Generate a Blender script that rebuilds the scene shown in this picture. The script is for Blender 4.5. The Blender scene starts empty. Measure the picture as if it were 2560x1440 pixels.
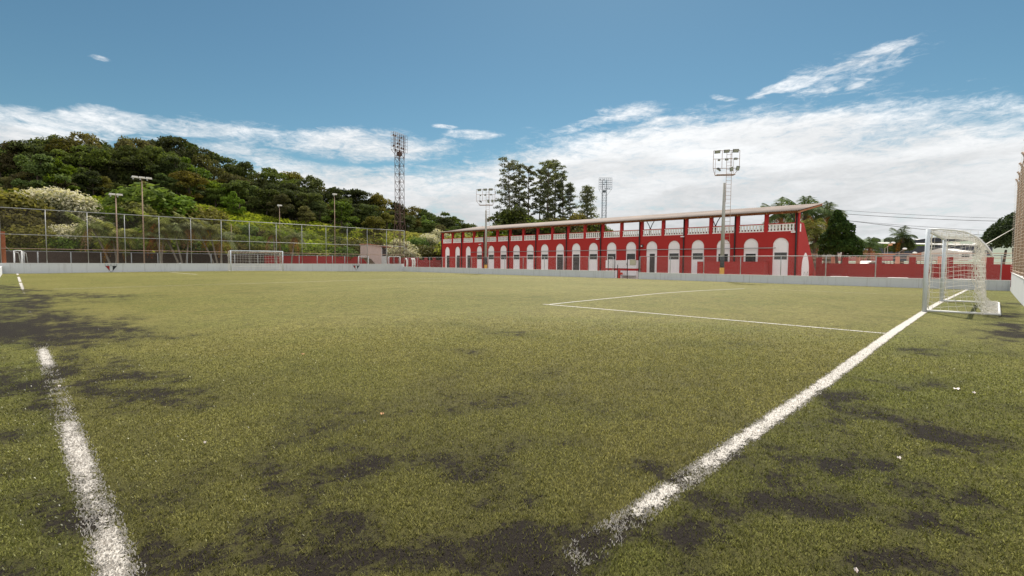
import bpy, math, random
import numpy as np
from mathutils import Vector, Matrix
R_ = random.Random(7)
NR = np.random.RandomState(11)
rad = math.radians
scene = bpy.context.scene

# ------------------------------------------------------------------ camera geometry
# world: camera at (0,0,1.3); +Y runs along the left touchline, +X along the near goal line
CX, CY = 1280.0, 720.0
_v1 = np.array([2490 - CX, 663 - CY]); _v2 = np.array([31 - CX, 647 - CY])
F = math.sqrt(-float(_v1 @ _v2))
def _ray(u, v):
    d = np.array([(u - CX) / F, -(v - CY) / F, -1.0]); return d / np.linalg.norm(d)
_X = _ray(2490, 663); _Y = _ray(31, 647); _Y -= (_X @ _Y) * _X; _Y /= np.linalg.norm(_Y); _Z = np.cross(_X, _Y)
ROT = np.array([_X, _Y, _Z])
CH = 1.3
CAM = np.array([0.0, 0.0, CH])
def dirw(u, v): return ROT @ np.array([(u - CX) / F, -(v - CY) / F, -1.0])
def at(u, v, D): return CAM + dirw(u, v) * D
def on_x(u, v, x): d = dirw(u, v); return CAM + d * (x / d[0])
def on_y(u, v, y): d = dirw(u, v); return CAM + d * (y / d[1])
def topix(P):
    c = (np.atleast_2d(P) - CAM) @ ROT
    w = -c[:, 2]; w = np.where(w < 0.05, 0.05, w)
    return CX + F * c[:, 0] / w, CY - F * c[:, 1] / w
def zrow(x, y, v):
    lo, hi = -30.0, 150.0
    for _ in range(50):
        m = (lo + hi) / 2
        if topix((x, y, m))[1][0] > v: lo = m
        else: hi = m
    return m

cam_d = bpy.data.cameras.new('camera'); cam = bpy.data.objects.new('camera', cam_d)
scene.collection.objects.link(cam); scene.camera = cam
cam_d.sensor_width = 36; cam_d.lens = 36 * F / 2560; cam_d.clip_start = 0.05; cam_d.clip_end = 6000
cam.matrix_world = Matrix([list(ROT[i]) + [CAM[i]] for i in range(3)] + [[0, 0, 0, 1]])

# ------------------------------------------------------------------ sun, exposure
SUN_EL, SUN_AZ = rad(52), rad(57)        # azimuth from +Y towards +X
SUND = Vector((math.cos(SUN_EL) * math.sin(SUN_AZ), math.cos(SUN_EL) * math.cos(SUN_AZ), math.sin(SUN_EL)))
sl = bpy.data.lights.new('sun', 'SUN'); sl.energy = 4.7; sl.angle = rad(0.53); sl.color = (1.0, 0.94, 0.85)
so = bpy.data.objects.new('sun', sl); scene.collection.objects.link(so)
so.rotation_euler = SUND.to_track_quat('Z', 'Y').to_euler()
scene.view_settings.view_transform = 'Standard'; scene.view_settings.look = 'None'
scene.view_settings.exposure = 0.45; scene.view_settings.gamma = 1.0
scene.view_settings.use_curve_mapping = False

# ------------------------------------------------------------------ node helper
class NT:
    def __init__(s, tree): s.t = tree; s.n = tree.nodes; s.l = tree.links
    def node(s, typ, ins=None, **kw):
        n = s.n.new(typ)
        for k, v in kw.items(): setattr(n, k, v)
        for k, v in (ins or {}).items(): s.put(n.inputs[k], v)
        return n
    def put(s, sock, v):
        if isinstance(v, bpy.types.NodeSocket): s.l.new(v, sock)
        elif hasattr(sock.default_value, '__len__') and not hasattr(v, '__len__'): sock.default_value = (v, v, v, 1)[:len(sock.default_value)]
        elif hasattr(v, '__len__') and hasattr(sock.default_value, '__len__') and len(v) == 3 and len(sock.default_value) == 4: sock.default_value = (*v, 1)
        else: sock.default_value = v
    def m(s, op, a, b=0.0, c=0.0, clamp=False):
        n = s.node('ShaderNodeMath', {0: a, 1: b, 2: c}, operation=op, use_clamp=clamp); return n.outputs[0]
    def ramp(s, x, lo, hi, a=0.0, b=1.0, smooth=True):
        n = s.node('ShaderNodeMapRange', {0: x, 1: lo, 2: hi, 3: a, 4: b}, interpolation_type='SMOOTHSTEP' if smooth else 'LINEAR', clamp=True); return n.outputs[0]
    def mix(s, f, a, b):
        n = s.node('ShaderNodeMix', data_type='RGBA'); s.put(n.inputs[0], f); s.put(n.inputs[6], a); s.put(n.inputs[7], b); return n.outputs[2]
    def noise(s, scale, detail=4, rough=0.55, vec=None, dist=0.0):
        n = s.node('ShaderNodeTexNoise', {'Scale': scale, 'Detail': detail, 'Roughness': rough, 'Distortion': dist})
        if vec is not None: s.put(n.inputs['Vector'], vec)
        return n.outputs['Fac']
    def mapping(s, vec, loc=(0, 0, 0), rot=(0, 0, 0), sc=(1, 1, 1), kind='POINT'):
        return s.node('ShaderNodeMapping', {'Vector': vec, 'Location': loc, 'Rotation': rot, 'Scale': sc}, vector_type=kind).outputs[0]

# ------------------------------------------------------------------ world: sky and clouds
world = bpy.data.worlds.new('World'); scene.world = world; world.use_nodes = True
W = NT(world.node_tree); W.n.clear()
wout = W.node('ShaderNodeOutputWorld')
SKS = 0.075
sky = W.node('ShaderNodeTexSky', sky_type='NISHITA', sun_disc=False, sun_elevation=SUN_EL, sun_rotation=SUN_AZ, altitude=550, air_density=1.0, dust_density=0.4, ozone_density=1.6)
gen = W.node('ShaderNodeTexCoord').outputs['Generated']
sep = W.node('ShaderNodeSeparateXYZ', {0: gen})
az = W.m('MULTIPLY', W.m('ARCTAN2', sep.outputs[0], sep.outputs[1]), 57.29578)
el = W.m('MULTIPLY', W.m('ARCSINE', sep.outputs[2]), 57.29578)
ae = W.node('ShaderNodeCombineXYZ', {0: az, 1: el, 2: 0.0}).outputs[0]
def azel(u, v):
    d = dirw(u, v); d = d / np.linalg.norm(d)
    return np.array([math.degrees(math.atan2(d[0], d[1])), math.degrees(math.asin(d[2]))])
# clouds as they stood that day: centre, half length, half thickness, tilt (from a survey of directions), weight
CL = [ # u, v, ru, rv, tilt, weight
 (2150, 470, 1100, 175, 0, 1.0), (1750, 395, 560, 100, -5, 1.0), (2520, 480, 700, 120, 3, 1.0), (1500, 530, 640, 140, 0, 1.0), (1000, 500, 460, 74, 6, .9),
 (1330, 420, 250, 60, -16, .75), (760, 448, 230, 44, 8, .62), (1700, 303, 90, 16, -4, .62), (1585, 284, 95, 28, -8, .56), (1450, 308, 100, 20, -24, .54), (1650, 320, 150, 26, -8, .75),
 (930, 365, 240, 44, 3, .72), (700, 345, 270, 32, 8, .60), (330, 310, 460, 25, 4, .78), (40, 338, 330, 44, 4, .82), (560, 390, 280, 44, 7, .62), (0, 390, 420, 90, 2, .84),
 (1175, 336, 90, 14, 2, .64), (1115, 317, 40, 7, 4, .6), (820, 338, 70, 9, 2, .55),
 (1985, 205, 115, 17, -18, .74), (2110, 160, 165, 16, -14, .66), (2200, 120, 110, 20, -15, .58), (2130, 178, 200, 50, -14, .50), (2140, 213, 42, 10, -20, .62), (2080, 225, 34, 9, -10, .60), (1900, 243, 26, 6, 0, .5), (2235, 140, 50, 12, -40, .6),
 (1810, 245, 42, 9, 6, .50), (250, 145, 38, 8, 12, .50), (2390, 330, 70, 10, 5, .55), (2080, 303, 60, 8, -6, .55), (2250, 345, 160, 14, 6, .55)]
warp = W.node('ShaderNodeVectorMath', {0: W.node('ShaderNodeTexNoise', {'Vector': W.mapping(ae, sc=(0.16, 0.42, 1)), 'Scale': 1.0, 'Detail': 4.0}).outputs['Color'], 1: (0.5, 0.5, 0.5)}, operation='SUBTRACT').outputs[0]
warp = W.node('ShaderNodeVectorMath', {0: warp, 1: (5.0, 2.2, 0)}, operation='MULTIPLY').outputs[0]
aew = W.node('ShaderNodeVectorMath', {0: ae, 1: warp}, operation='ADD').outputs[0]
mask = None
for (u, v, ru, rv, tilt, wt) in CL:
    c = azel(u, v); t = rad(tilt)
    e1 = azel(u + 20 * math.cos(t), v + 20 * math.sin(t)) - c
    e2 = azel(u - 20 * math.sin(t), v + 20 * math.cos(t)) - c
    a = float(np.linalg.norm(e1)) * ru / 20; b = float(np.linalg.norm(e2)) * rv / 20
    src = ae if ru < 100 else aew
    mp = W.mapping(src, loc=(float(c[0]), float(c[1]), 0), rot=(0, 0, math.atan2(e1[1], e1[0])), sc=(a, b, 1), kind='TEXTURE')
    ln = W.node('ShaderNodeVectorMath', {0: mp}, operation='LENGTH').outputs['Value']
    q = W.ramp(ln, 0.45, 1.55, wt, 0.0)
    mask = q if mask is None else W.m('MAXIMUM', mask, q)
n1 = W.noise(1.0, 8, 0.62, W.mapping(aew, rot=(0, 0, rad(-4)), sc=(0.10, 0.62, 1)), 0.6)
n2 = W.noise(1.0, 7, 0.66, W.mapping(ae, rot=(0, 0, rad(9)), sc=(0.42, 1.25, 1)), 0.9)
n3 = W.noise(1.0, 7, 0.7, W.mapping(ae, rot=(0, 0, rad(-20)), sc=(0.9, 2.6, 1)), 1.4)
nn = W.m('ADD', W.m('MULTIPLY', n1, 0.45), W.m('ADD', W.m('MULTIPLY', n2, 0.35), W.m('MULTIPLY', n3, 0.20)))
dens = W.m('ADD', mask, W.m('MULTIPLY', W.m('SUBTRACT', nn, 0.52), 2.3))
dens = W.m('MULTIPLY', W.ramp(dens, 0.24, 0.98), W.ramp(mask, 0.02, 0.3))
low = W.m('MULTIPLY', W.ramp(el, 10.0, 1.5), 0.85)
dens = W.m('MAXIMUM', dens, low)
# unseen bright cloud added behind the camera as fill for the shaded facades
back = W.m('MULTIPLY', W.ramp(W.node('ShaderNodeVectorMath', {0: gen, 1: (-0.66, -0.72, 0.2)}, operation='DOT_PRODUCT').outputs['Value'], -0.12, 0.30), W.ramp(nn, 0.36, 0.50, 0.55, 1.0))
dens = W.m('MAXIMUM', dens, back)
shade = W.noise(1.0, 5, 0.55, W.mapping(aew, loc=(7, 3, 0), sc=(0.05, 0.30, 1)), 0.4)
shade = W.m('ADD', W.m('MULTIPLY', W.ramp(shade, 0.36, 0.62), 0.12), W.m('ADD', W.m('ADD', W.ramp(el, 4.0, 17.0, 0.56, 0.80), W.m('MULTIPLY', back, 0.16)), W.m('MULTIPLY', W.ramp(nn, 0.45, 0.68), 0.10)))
ccol = W.node('ShaderNodeVectorMath', {0: (0.965, 0.985, 1.0), 'Scale': W.m('MULTIPLY', shade, 0.86 / SKS)}, operation='SCALE').outputs[0]
skyc = W.node('ShaderNodeVectorMath', {0: sky.outputs[0], 1: (0.59, 0.815, 0.765)}, operation='MULTIPLY').outputs[0]
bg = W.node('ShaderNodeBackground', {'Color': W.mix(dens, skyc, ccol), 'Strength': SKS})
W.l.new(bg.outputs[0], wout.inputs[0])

# ------------------------------------------------------------------ materials
MATS = {}
def new_mat(name):
    m = bpy.data.materials.new(name); m.use_nodes = True; t = NT(m.node_tree); t.n.clear()
    t.out = t.node('ShaderNodeOutputMaterial'); MATS[name] = m; return m, t
def paint(name, col, rough=0.7, var=0.12, scale=1.5, dirt=0.0, dirtcol=(0.12, 0.10, 0.08), metal=0.0, bump=0.0, spec=0.3, streak=False):
    m, t = new_mat(name)
    co = t.node('ShaderNodeTexCoord').outputs['Object']
    n = t.noise(scale, 6, 0.6, co)
    n_s = t.noise(scale * 9, 4, 0.6, co)
    f = t.m('ADD', t.m('MULTIPLY', t.m('SUBTRACT', n, 0.5), 2 * var), t.m('MULTIPLY', t.m('SUBTRACT', n_s, 0.5), var))
    f = t.m('ADD', 1.0, f)
    c = t.node('ShaderNodeVectorMath', {0: col, 'Scale': f}, operation='SCALE').outputs[0]
    if dirt > 0:
        vec = t.mapping(co, sc=(3.2, 3.2, 0.35)) if streak else co
        dn = t.noise(1.6 if streak else scale * 2.3, 7, 0.7, vec)
        c = t.mix(t.m('MULTIPLY', t.ramp(dn, 0.5, 0.75), dirt), c, dirtcol)
    b = t.node('ShaderNodeBsdfPrincipled', {'Base Color': c, 'Roughness': rough, 'Metallic': metal, 'Specular IOR Level': spec})
    if bump:
        bp = t.node('ShaderNodeBump', {'Height': t.noise(scale * 20, 3, 0.6, co), 'Strength': bump, 'Distance': 0.01}); t.l.new(bp.outputs[0], b.inputs['Normal'])
    t.l.new(b.outputs[0], t.out.inputs[0]); return m
M = {}
M['white_wall'] = paint('white_wall', (0.60, 0.61, 0.62), 0.75, 0.06, 0.6, 0.42, (0.30, 0.29, 0.27), bump=0.2, streak=True)
M['red'] = paint('red_wall', (0.40, 0.024, 0.020), 0.68, 0.09, 0.5, 0.40, (0.27, 0.032, 0.030), bump=0.15, streak=True)
M['red2'] = paint('red_trim', (0.46, 0.022, 0.022), 0.6, 0.06, 0.7)
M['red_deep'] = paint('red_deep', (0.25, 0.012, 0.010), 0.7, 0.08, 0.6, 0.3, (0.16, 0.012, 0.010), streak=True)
M['red_far'] = paint('red_far', (0.42, 0.045, 0.045), 0.7, 0.10, 0.7, 0.3, (0.25, 0.04, 0.03), streak=True)
M['arch'] = paint('arch_white', (0.86, 0.80, 0.79), 0.7, 0.04, 0.8, 0.22, (0.62, 0.54, 0.52), streak=True)
M['white'] = paint('white_paint', (0.78, 0.77, 0.75), 0.5, 0.04, 2.0, 0.1, (0.4, 0.38, 0.35))
M['post'] = paint('post_paint', (0.62, 0.66, 0.70), 0.45, 0.05, 3.0, 0.25, (0.42, 0.42, 0.40))
M['balus'] = paint('baluster', (0.86, 0.82, 0.79), 0.7, 0.05, 1.2, 0.2, (0.45, 0.4, 0.38))
M['galv'] = paint('galvanised', (0.38, 0.38, 0.37), 0.5, 0.10, 4.0, 0.2, (0.25, 0.15, 0.10), metal=0.3)
M['galv_rust'] = paint('galv_rust', (0.38, 0.26, 0.19), 0.7, 0.2, 3.0, 0.5, (0.24, 0.10, 0.05))
M['rust'] = paint('rust', (0.36, 0.11, 0.045), 0.8, 0.25, 4.0, 0.5, (0.5, 0.3, 0.22))
M['lattice'] = paint('lattice', (0.12, 0.07, 0.055), 0.6, 0.25, 0.6, 0.3, (0.10, 0.12, 0.15), metal=0.2)
M['lattice_gray'] = paint('lattice_gray', (0.14, 0.16, 0.18), 0.6, 0.2, 1.0)
M['concrete'] = paint('concrete', (0.40, 0.39, 0.36), 0.85, 0.10, 1.0, 0.2, (0.2, 0.19, 0.17), bump=0.3, streak=True)
M['yard'] = paint('yard', (0.50, 0.44, 0.36), 0.9, 0.2, 0.4, 0.4, (0.16, 0.14, 0.07))
M['black'] = paint('black_metal', (0.02, 0.018, 0.018), 0.5, 0.1, 2.0)
M['navy'] = paint('navy_strut', (0.03, 0.035, 0.07), 0.5, 0.1, 2.0)
M['dark'] = paint('dark_room', (0.012, 0.012, 0.013), 0.9, 0.1, 2.0)
M['door'] = paint('dark_door', (0.05, 0.042, 0.042), 0.5, 0.2, 1.5)
M['frame'] = paint('window_frame', (0.09, 0.09, 0.095), 0.5, 0.1, 2.0)
M['yellow'] = paint('yellow_band', (0.62, 0.33, 0.05), 0.6, 0.08, 2.0, 0.3, (0.35, 0.2, 0.06))
M['charcoal'] = paint('charcoal_band', (0.045, 0.05, 0.055), 0.6, 0.1, 2.0)
M['wood'] = paint('roof_wood', (0.34, 0.13, 0.05), 0.7, 0.15, 1.0)
M['booth'] = paint('booth_pink', (0.64, 0.48, 0.43), 0.85, 0.08, 0.8, 0.35, (0.36, 0.24, 0.20), streak=True)
M['booth_white'] = paint('booth_white', (0.62, 0.60, 0.58), 0.8, 0.06, 0.8, 0.3, (0.35, 0.33, 0.32), streak=True)
M['stonewall'] = paint('stone_wall', (0.075, 0.052, 0.043), 0.9, 0.35, 1.6, 0.5, (0.13, 0.10, 0.085), bump=0.5)
M['bark'] = paint('bark', (0.12, 0.09, 0.07), 0.9, 0.2, 2.0, bump=0.4)
M['palebark'] = paint('pale_bark', (0.30, 0.25, 0.20), 0.9, 0.2, 2.0)
M['limewash'] = paint('limewash', (0.72, 0.71, 0.68), 0.8, 0.05, 2.0)
M['litter'] = paint('litter', (0.75, 0.66, 0.62), 0.6, 0.05, 8.0)
M['leaf_dry'] = paint('leaf_dry', (0.55, 0.30, 0.15), 0.7, 0.2, 30.0)
M['orange_bin'] = paint('bin_red', (0.62, 0.06, 0.04), 0.5, 0.05, 2.0)
M['sign_y'] = paint('notice', (0.50, 0.47, 0.33), 0.6, 0.1, 3.0)
M['green_b'] = paint('bench_green', (0.15, 0.40, 0.36), 0.5, 0.1, 2.0)
M['roof_red'] = paint('roof_tile', (0.50, 0.20, 0.12), 0.8, 0.12, 1.0)
M['roof_white'] = paint('roof_white', (0.74, 0.70, 0.66), 0.6, 0.05, 0.5)
M['roof_dark'] = paint('roof_dark', (0.06, 0.065, 0.085), 0.6, 0.15, 0.5)
M['pinkwall'] = paint('pink_wall', (0.40, 0.14, 0.14), 0.8, 0.1, 0.5)
M['paleblue'] = paint('pale_panel', (0.48, 0.52, 0.58), 0.5, 0.05, 0.5)
M['house_w'] = paint('house_white', (0.60, 0.56, 0.53), 0.8, 0.05, 0.3)
M['house_p'] = paint('house_pink', (0.50, 0.36, 0.30), 0.8, 0.05, 0.3)
M['house_b'] = paint('house_blue', (0.28, 0.42, 0.48), 0.8, 0.05, 0.3)
M['salmon'] = paint('salmon', (0.62, 0.30, 0.22), 0.8, 0.05, 1.0)
M['emb_black'] = paint('emblem_black', (0.02, 0.02, 0.025), 0.7, 0.1, 3.0)
M['emb_red'] = paint('emblem_red', (0.30, 0.02, 0.02), 0.7, 0.1, 3.0)
M['cord'] = paint('net_cord', (0.74, 0.70, 0.62), 0.7, 0.06, 4.0)
M['glass_lamp'] = paint('lamp_glass', (0.30, 0.33, 0.31), 0.15, 0.1, 4.0, spec=0.8)
M['cable'] = paint('cable', (0.05, 0.05, 0.05), 0.6, 0.1, 1.0)

# dark window glass with louvre bars
def mat_window():
    m, t = new_mat('window_glass')
    co = t.node('ShaderNodeTexCoord').outputs['Object']; s = t.node('ShaderNodeSeparateXYZ', {0: co})
    fr = t.m('FRACT', t.m('MULTIPLY', s.outputs[2], 9.0))
    k = t.ramp(fr, 0.42, 0.58); n = t.noise(3.0, 3, .6, co)
    c = t.mix(k, (0.015, 0.016, 0.018), t.mix(n, (0.05, 0.05, 0.05), (0.12, 0.11, 0.11)))
    b = t.node('ShaderNodeBsdfPrincipled', {'Base Color': c, 'Roughness': 0.25, 'Specular IOR Level': 0.6}); t.l.new(b.outputs[0], t.out.inputs[0]); return m
M['window'] = mat_window()
# corrugated fibre-cement roof
def mat_roof():
    m, t = new_mat('fibre_cement')
    co = t.node('ShaderNodeTexCoord').outputs['Object']; s = t.node('ShaderNodeSeparateXYZ', {0: co})
    n = t.noise(0.5, 7, .65, co); n2 = t.noise(1.0, 6, .7, t.mapping(co, sc=(0.5, 7, 1)))
    c = t.mix(t.ramp(n, .35, .7), (0.25, 0.195, 0.16), (0.175, 0.14, 0.12))
    c = t.mix(t.m('MULTIPLY', t.ramp(n2, .48, .72), .65), c, (0.10, 0.075, 0.065))
    seam = t.m('FRACT', t.m('MULTIPLY', s.outputs[0], 0.42)); c = t.mix(t.m('MULTIPLY', t.ramp(seam, .93, .98), .5), c, (0.12, 0.08, 0.07))
    b = t.node('ShaderNodeBsdfPrincipled', {'Base Color': c, 'Roughness': 0.85}); t.l.new(b.outputs[0], t.out.inputs[0]); return m
M['roof'] = mat_roof()
# wire / cord netting with gaps: diamonds or squares
def mat_mesh(name, col, cell, w, diamond=True, ax=(0, 2)):
    m, t = new_mat(name)
    co = t.node('ShaderNodeTexCoord').outputs['Object']; s = t.node('ShaderNodeSeparateXYZ', {0: co})
    a = s.outputs[ax[0]]; b_ = s.outputs[ax[1]]
    if diamond: p, q = t.m('ADD', a, b_), t.m('SUBTRACT', a, b_)
    else: p, q = a, b_
    def line(x): return t.m('LESS_THAN', t.m('ABSOLUTE', t.m('SUBTRACT', t.m('FRACT', t.m('MULTIPLY', x, 1.0 / cell)), 0.5)), w / cell / 2)
    f = t.m('MAXIMUM', line(p), line(q))
    b = t.node('ShaderNodeBsdfPrincipled', {'Base Color': col, 'Roughness': 0.6})
    tr = t.node('ShaderNodeBsdfTransparent'); mx = t.node('ShaderNodeMixShader', {0: f, 1: tr.outputs[0], 2: b.outputs[0]})
    t.l.new(mx.outputs[0], t.out.inputs[0]); return m
M['wire_y'] = mat_mesh('chain_link_along_y', (0.50, 0.42, 0.40), 0.085, 0.0042, True, (1, 2))
M['wire_x'] = mat_mesh('chain_link_along_x', (0.13, 0.11, 0.09), 0.085, 0.0055, True, (0, 2))
M['wire_r'] = mat_mesh('chain_link_right', (0.40, 0.35, 0.30), 0.07, 0.005, True, (0, 2))
M['net_r'] = mat_mesh('cord_net_right', (0.62, 0.54, 0.45), 0.12, 0.010, False, (0, 2))
M['gate_bars'] = mat_mesh('gate_mesh', (0.03, 0.03, 0.03), 0.12, 0.008, False, (1, 2))

# foliage
def foliage(name, dark, light, trans=0.3, var=0.35, tip=None, tipamt=0.0):
    m, t = new_mat(name)
    oi = t.node('ShaderNodeObjectInfo').outputs['Random']
    att = t.node('ShaderNodeAttribute', attribute_name='tone').outputs['Fac']
    c = t.mix(att, dark, light)
    hs = t.node('ShaderNodeHueSaturation', {'Hue': t.ramp(oi, 0, 1, 0.485, 0.52, False), 'Saturation': t.ramp(t.m('FRACT', t.m('MULTIPLY', oi, 7.3)), 0, 1, 0.75, 1.1, False), 'Value': t.ramp(t.m('FRACT', t.m('MULTIPLY', oi, 3.7)), 0, 1, 1 - var, 1 + var, False), 'Color': c}).outputs[0]
    if tip:
        hs = t.mix(t.m('MULTIPLY', t.ramp(t.node('ShaderNodeAttribute', attribute_name='tip').outputs['Fac'], 0.35, 0.65), tipamt), hs, tip)
    d = t.node('ShaderNodeBsdfPrincipled', {'Base Color': hs, 'Roughness': 0.75, 'Specular IOR Level': 0.08})
    tl = t.node('ShaderNodeBsdfTranslucent', {'Color': t.mix(0.5, hs, t.node('ShaderNodeVectorMath', {0: hs, 1: (1.5, 1.6, 0.5)}, operation='MULTIPLY').outputs[0])})
    mx = t.node('ShaderNodeMixShader', {0: trans, 1: d.outputs[0], 2: tl.outputs[0]}); t.l.new(mx.outputs[0], t.out.inputs[0]); return m
M['f_dark'] = foliage('foliage_dark', (0.020, 0.032, 0.010), (0.135, 0.155, 0.036), 0.38, 0.45)
M['f_olive'] = foliage('foliage_olive', (0.034, 0.036, 0.010), (0.23, 0.195, 0.048), 0.38, 0.45)
M['f_mid'] = foliage('foliage_mid', (0.030, 0.058, 0.010), (0.20, 0.25, 0.036), 0.38, 0.4)
M['f_bright'] = foliage('foliage_bright', (0.08, 0.11, 0.012), (0.36, 0.37, 0.045), 0.4)
M['f_yellow'] = foliage('foliage_yellow', (0.14, 0.15, 0.012), (0.55, 0.50, 0.06), 0.4)
M['f_pale'] = foliage('foliage_flowering', (0.05, 0.06, 0.02), (0.22, 0.22, 0.08), 0.3, 0.15, (0.66, 0.60, 0.44), 0.85)
M['f_pine'] = foliage('foliage_pine', (0.060, 0.070, 0.038), (0.20, 0.21, 0.10), 0.4, 0.2)
M['f_cypress'] = foliage('foliage_cypress', (0.012, 0.026, 0.006), (0.060, 0.095, 0.014), 0.2, 0.1)
M['f_palm'] = foliage('foliage_palm', (0.04, 0.06, 0.025), (0.13, 0.16, 0.06), 0.3, 0.2)
M['f_dry'] = foliage('foliage_dry_palm', (0.14, 0.06, 0.02), (0.55, 0.20, 0.06), 0.3, 0.25)
M['f_arid'] = foliage('foliage_palm_warm', (0.055, 0.065, 0.015), (0.30, 0.30, 0.07), 0.3, 0.25)
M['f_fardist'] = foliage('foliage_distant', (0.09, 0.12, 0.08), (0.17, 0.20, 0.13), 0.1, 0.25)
M['hillsoil'] = paint('hill_soil', (0.05, 0.06, 0.018), 0.9, 0.3, 0.3, 0.3, (0.09, 0.11, 0.02))
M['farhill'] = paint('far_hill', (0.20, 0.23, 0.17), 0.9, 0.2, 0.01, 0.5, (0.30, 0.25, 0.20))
M['ground'] = paint('ground_soil', (0.22, 0.18, 0.12), 0.9, 0.2, 0.2, 0.4, (0.12, 0.13, 0.05))

# ------------------------------------------------------------------ mesh helpers
def link(o): scene.collection.objects.link(o); return o
def tag(o, label=None, cat=None, group=None, kind=None):
    if label: o['label'] = label
    if cat: o['category'] = cat
    if group: o['group'] = group
    if kind: o['kind'] = kind
    return o
def empty(name, loc, label=None, cat=None, group=None, rz=0.0):
    o = bpy.data.objects.new(name, None); o.empty_display_size = 0.2; link(o); o.location = loc; o.rotation_euler = (0, 0, rz)
    return tag(o, label, cat, group)
class MB:
    def __init__(s): s.v = []; s.f = []
    def quad(s, *p):
        b = len(s.v); s.v += [tuple(map(float, q)) for q in p]; s.f.append(tuple(range(b, b + len(p)))); return s
    def box(s, x0, x1, y0, y1, z0, z1):
        b = len(s.v); s.v += [(x0, y0, z0), (x1, y0, z0), (x1, y1, z0), (x0, y1, z0), (x0, y0, z1), (x1, y0, z1), (x1, y1, z1), (x0, y1, z1)]
        s.f += [(b, b+3, b+2, b+1), (b+4, b+5, b+6, b+7), (b, b+1, b+5, b+4), (b+1, b+2, b+6, b+5), (b+2, b+3, b+7, b+6), (b+3, b, b+4, b+7)]; return s
    def tube(s, pts, r, n=6, cap=True):
        pts = [Vector(p) for p in pts]; k = len(pts); rs = r if hasattr(r, '__len__') else [r] * k
        b0 = len(s.v)
        for i, p in enumerate(pts):
            t = (pts[min(i + 1, k - 1)] - pts[max(i - 1, 0)])
            if t.length < 1e-9: t = Vector((0, 0, 1))
            t.normalize(); a = Vector((0, 0, 1)) if abs(t.z) < 0.9 else Vector((1, 0, 0))
            e1 = t.cross(a).normalized(); e2 = t.cross(e1)
            for j in range(n):
                w = 2 * math.pi * j / n + 0.4; q = p + (e1 * math.cos(w) + e2 * math.sin(w)) * rs[i]; s.v.append(tuple(q))
        for i in range(k - 1):
            for j in range(n):
                a0 = b0 + i * n + j; a1 = b0 + i * n + (j + 1) % n; s.f.append((a0, a1, a1 + n, a0 + n))
        if cap: s.f.append(tuple(b0 + j for j in range(n))[::-1]); s.f.append(tuple(b0 + (k - 1) * n + j for j in range(n)))
        return s
    def beam(s, p, q, w, h):    # rectangular bar from p to q
        p, q = Vector(p), Vector(q); t = (q - p).normalized(); a = Vector((0, 0, 1)) if abs(t.z) < 0.95 else Vector((1, 0, 0))
        e1 = t.cross(a).normalized() * (w / 2); e2 = t.cross(e1).normalized() * (h / 2); b = len(s.v)
        for c in (p, q):
            for g1, g2 in ((-1, -1), (1, -1), (1, 1), (-1, 1)): s.v.append(tuple(c + e1 * g1 + e2 * g2))
        s.f += [(b, b+1, b+2, b+3), (b+7, b+6, b+5, b+4)] + [(b+i, b+4+i, b+4+(i+1) % 4, b+(i+1) % 4) for i in range(4)]; return s
    def prism(s, poly, axis, a0, a1):   # polygon extruded along axis; poly gives the other two coordinates in order
        n = len(poly); b = len(s.v)
        for a in (a0, a1):
            for (p, q) in poly:
                s.v.append({'x': (a, p, q), 'y': (p, a, q), 'z': (p, q, a)}[axis])
        s.f.append(tuple(range(b, b + n))[::-1]); s.f.append(tuple(range(b + n, b + 2 * n)))
        for i in range(n): j = (i + 1) % n; s.f.append((b + i, b + j, b + n + j, b + n + i))
        return s
    def sphere(s, c, r, nu=10, nv=6, sc=(1, 1, 1)):
        b = len(s.v)
        for i in range(nv + 1):
            th = math.pi * i / nv
            for j in range(nu):
                ph = 2 * math.pi * j / nu; s.v.append((c[0] + r*sc[0]*math.sin(th)*math.cos(ph), c[1] + r*sc[1]*math.sin(th)*math.sin(ph), c[2] + r*sc[2]*math.cos(th)))
        for i in range(nv):
            for j in range(nu): k = (j + 1) % nu; s.f.append((b+i*nu+j, b+(i+1)*nu+j, b+(i+1)*nu+k, b+i*nu+k))
        return s
    def build(s, name, mat, parent=None, smooth=False, fix=True):
        v = s.v
        if parent is not None:
            L = parent.matrix_basis.inverted() if parent.parent is None else (parent.parent.matrix_basis @ parent.matrix_basis).inverted()
            v = [tuple(L @ Vector(p)) for p in v]
        me = bpy.data.meshes.new(name); me.from_pydata(v, [], s.f); me.materials.append(mat if not isinstance(mat, str) else M[mat])
        if fix:
            import bmesh
            bm = bmesh.new(); bm.from_mesh(me); bmesh.ops.recalc_face_normals(bm, faces=bm.faces); bm.to_mesh(me); bm.free()
        if smooth: me.polygons.foreach_set('use_smooth', [True] * len(me.polygons))
        o = bpy.data.objects.new(name, me); link(o)
        if parent is not None: o.parent = parent
        return o
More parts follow.
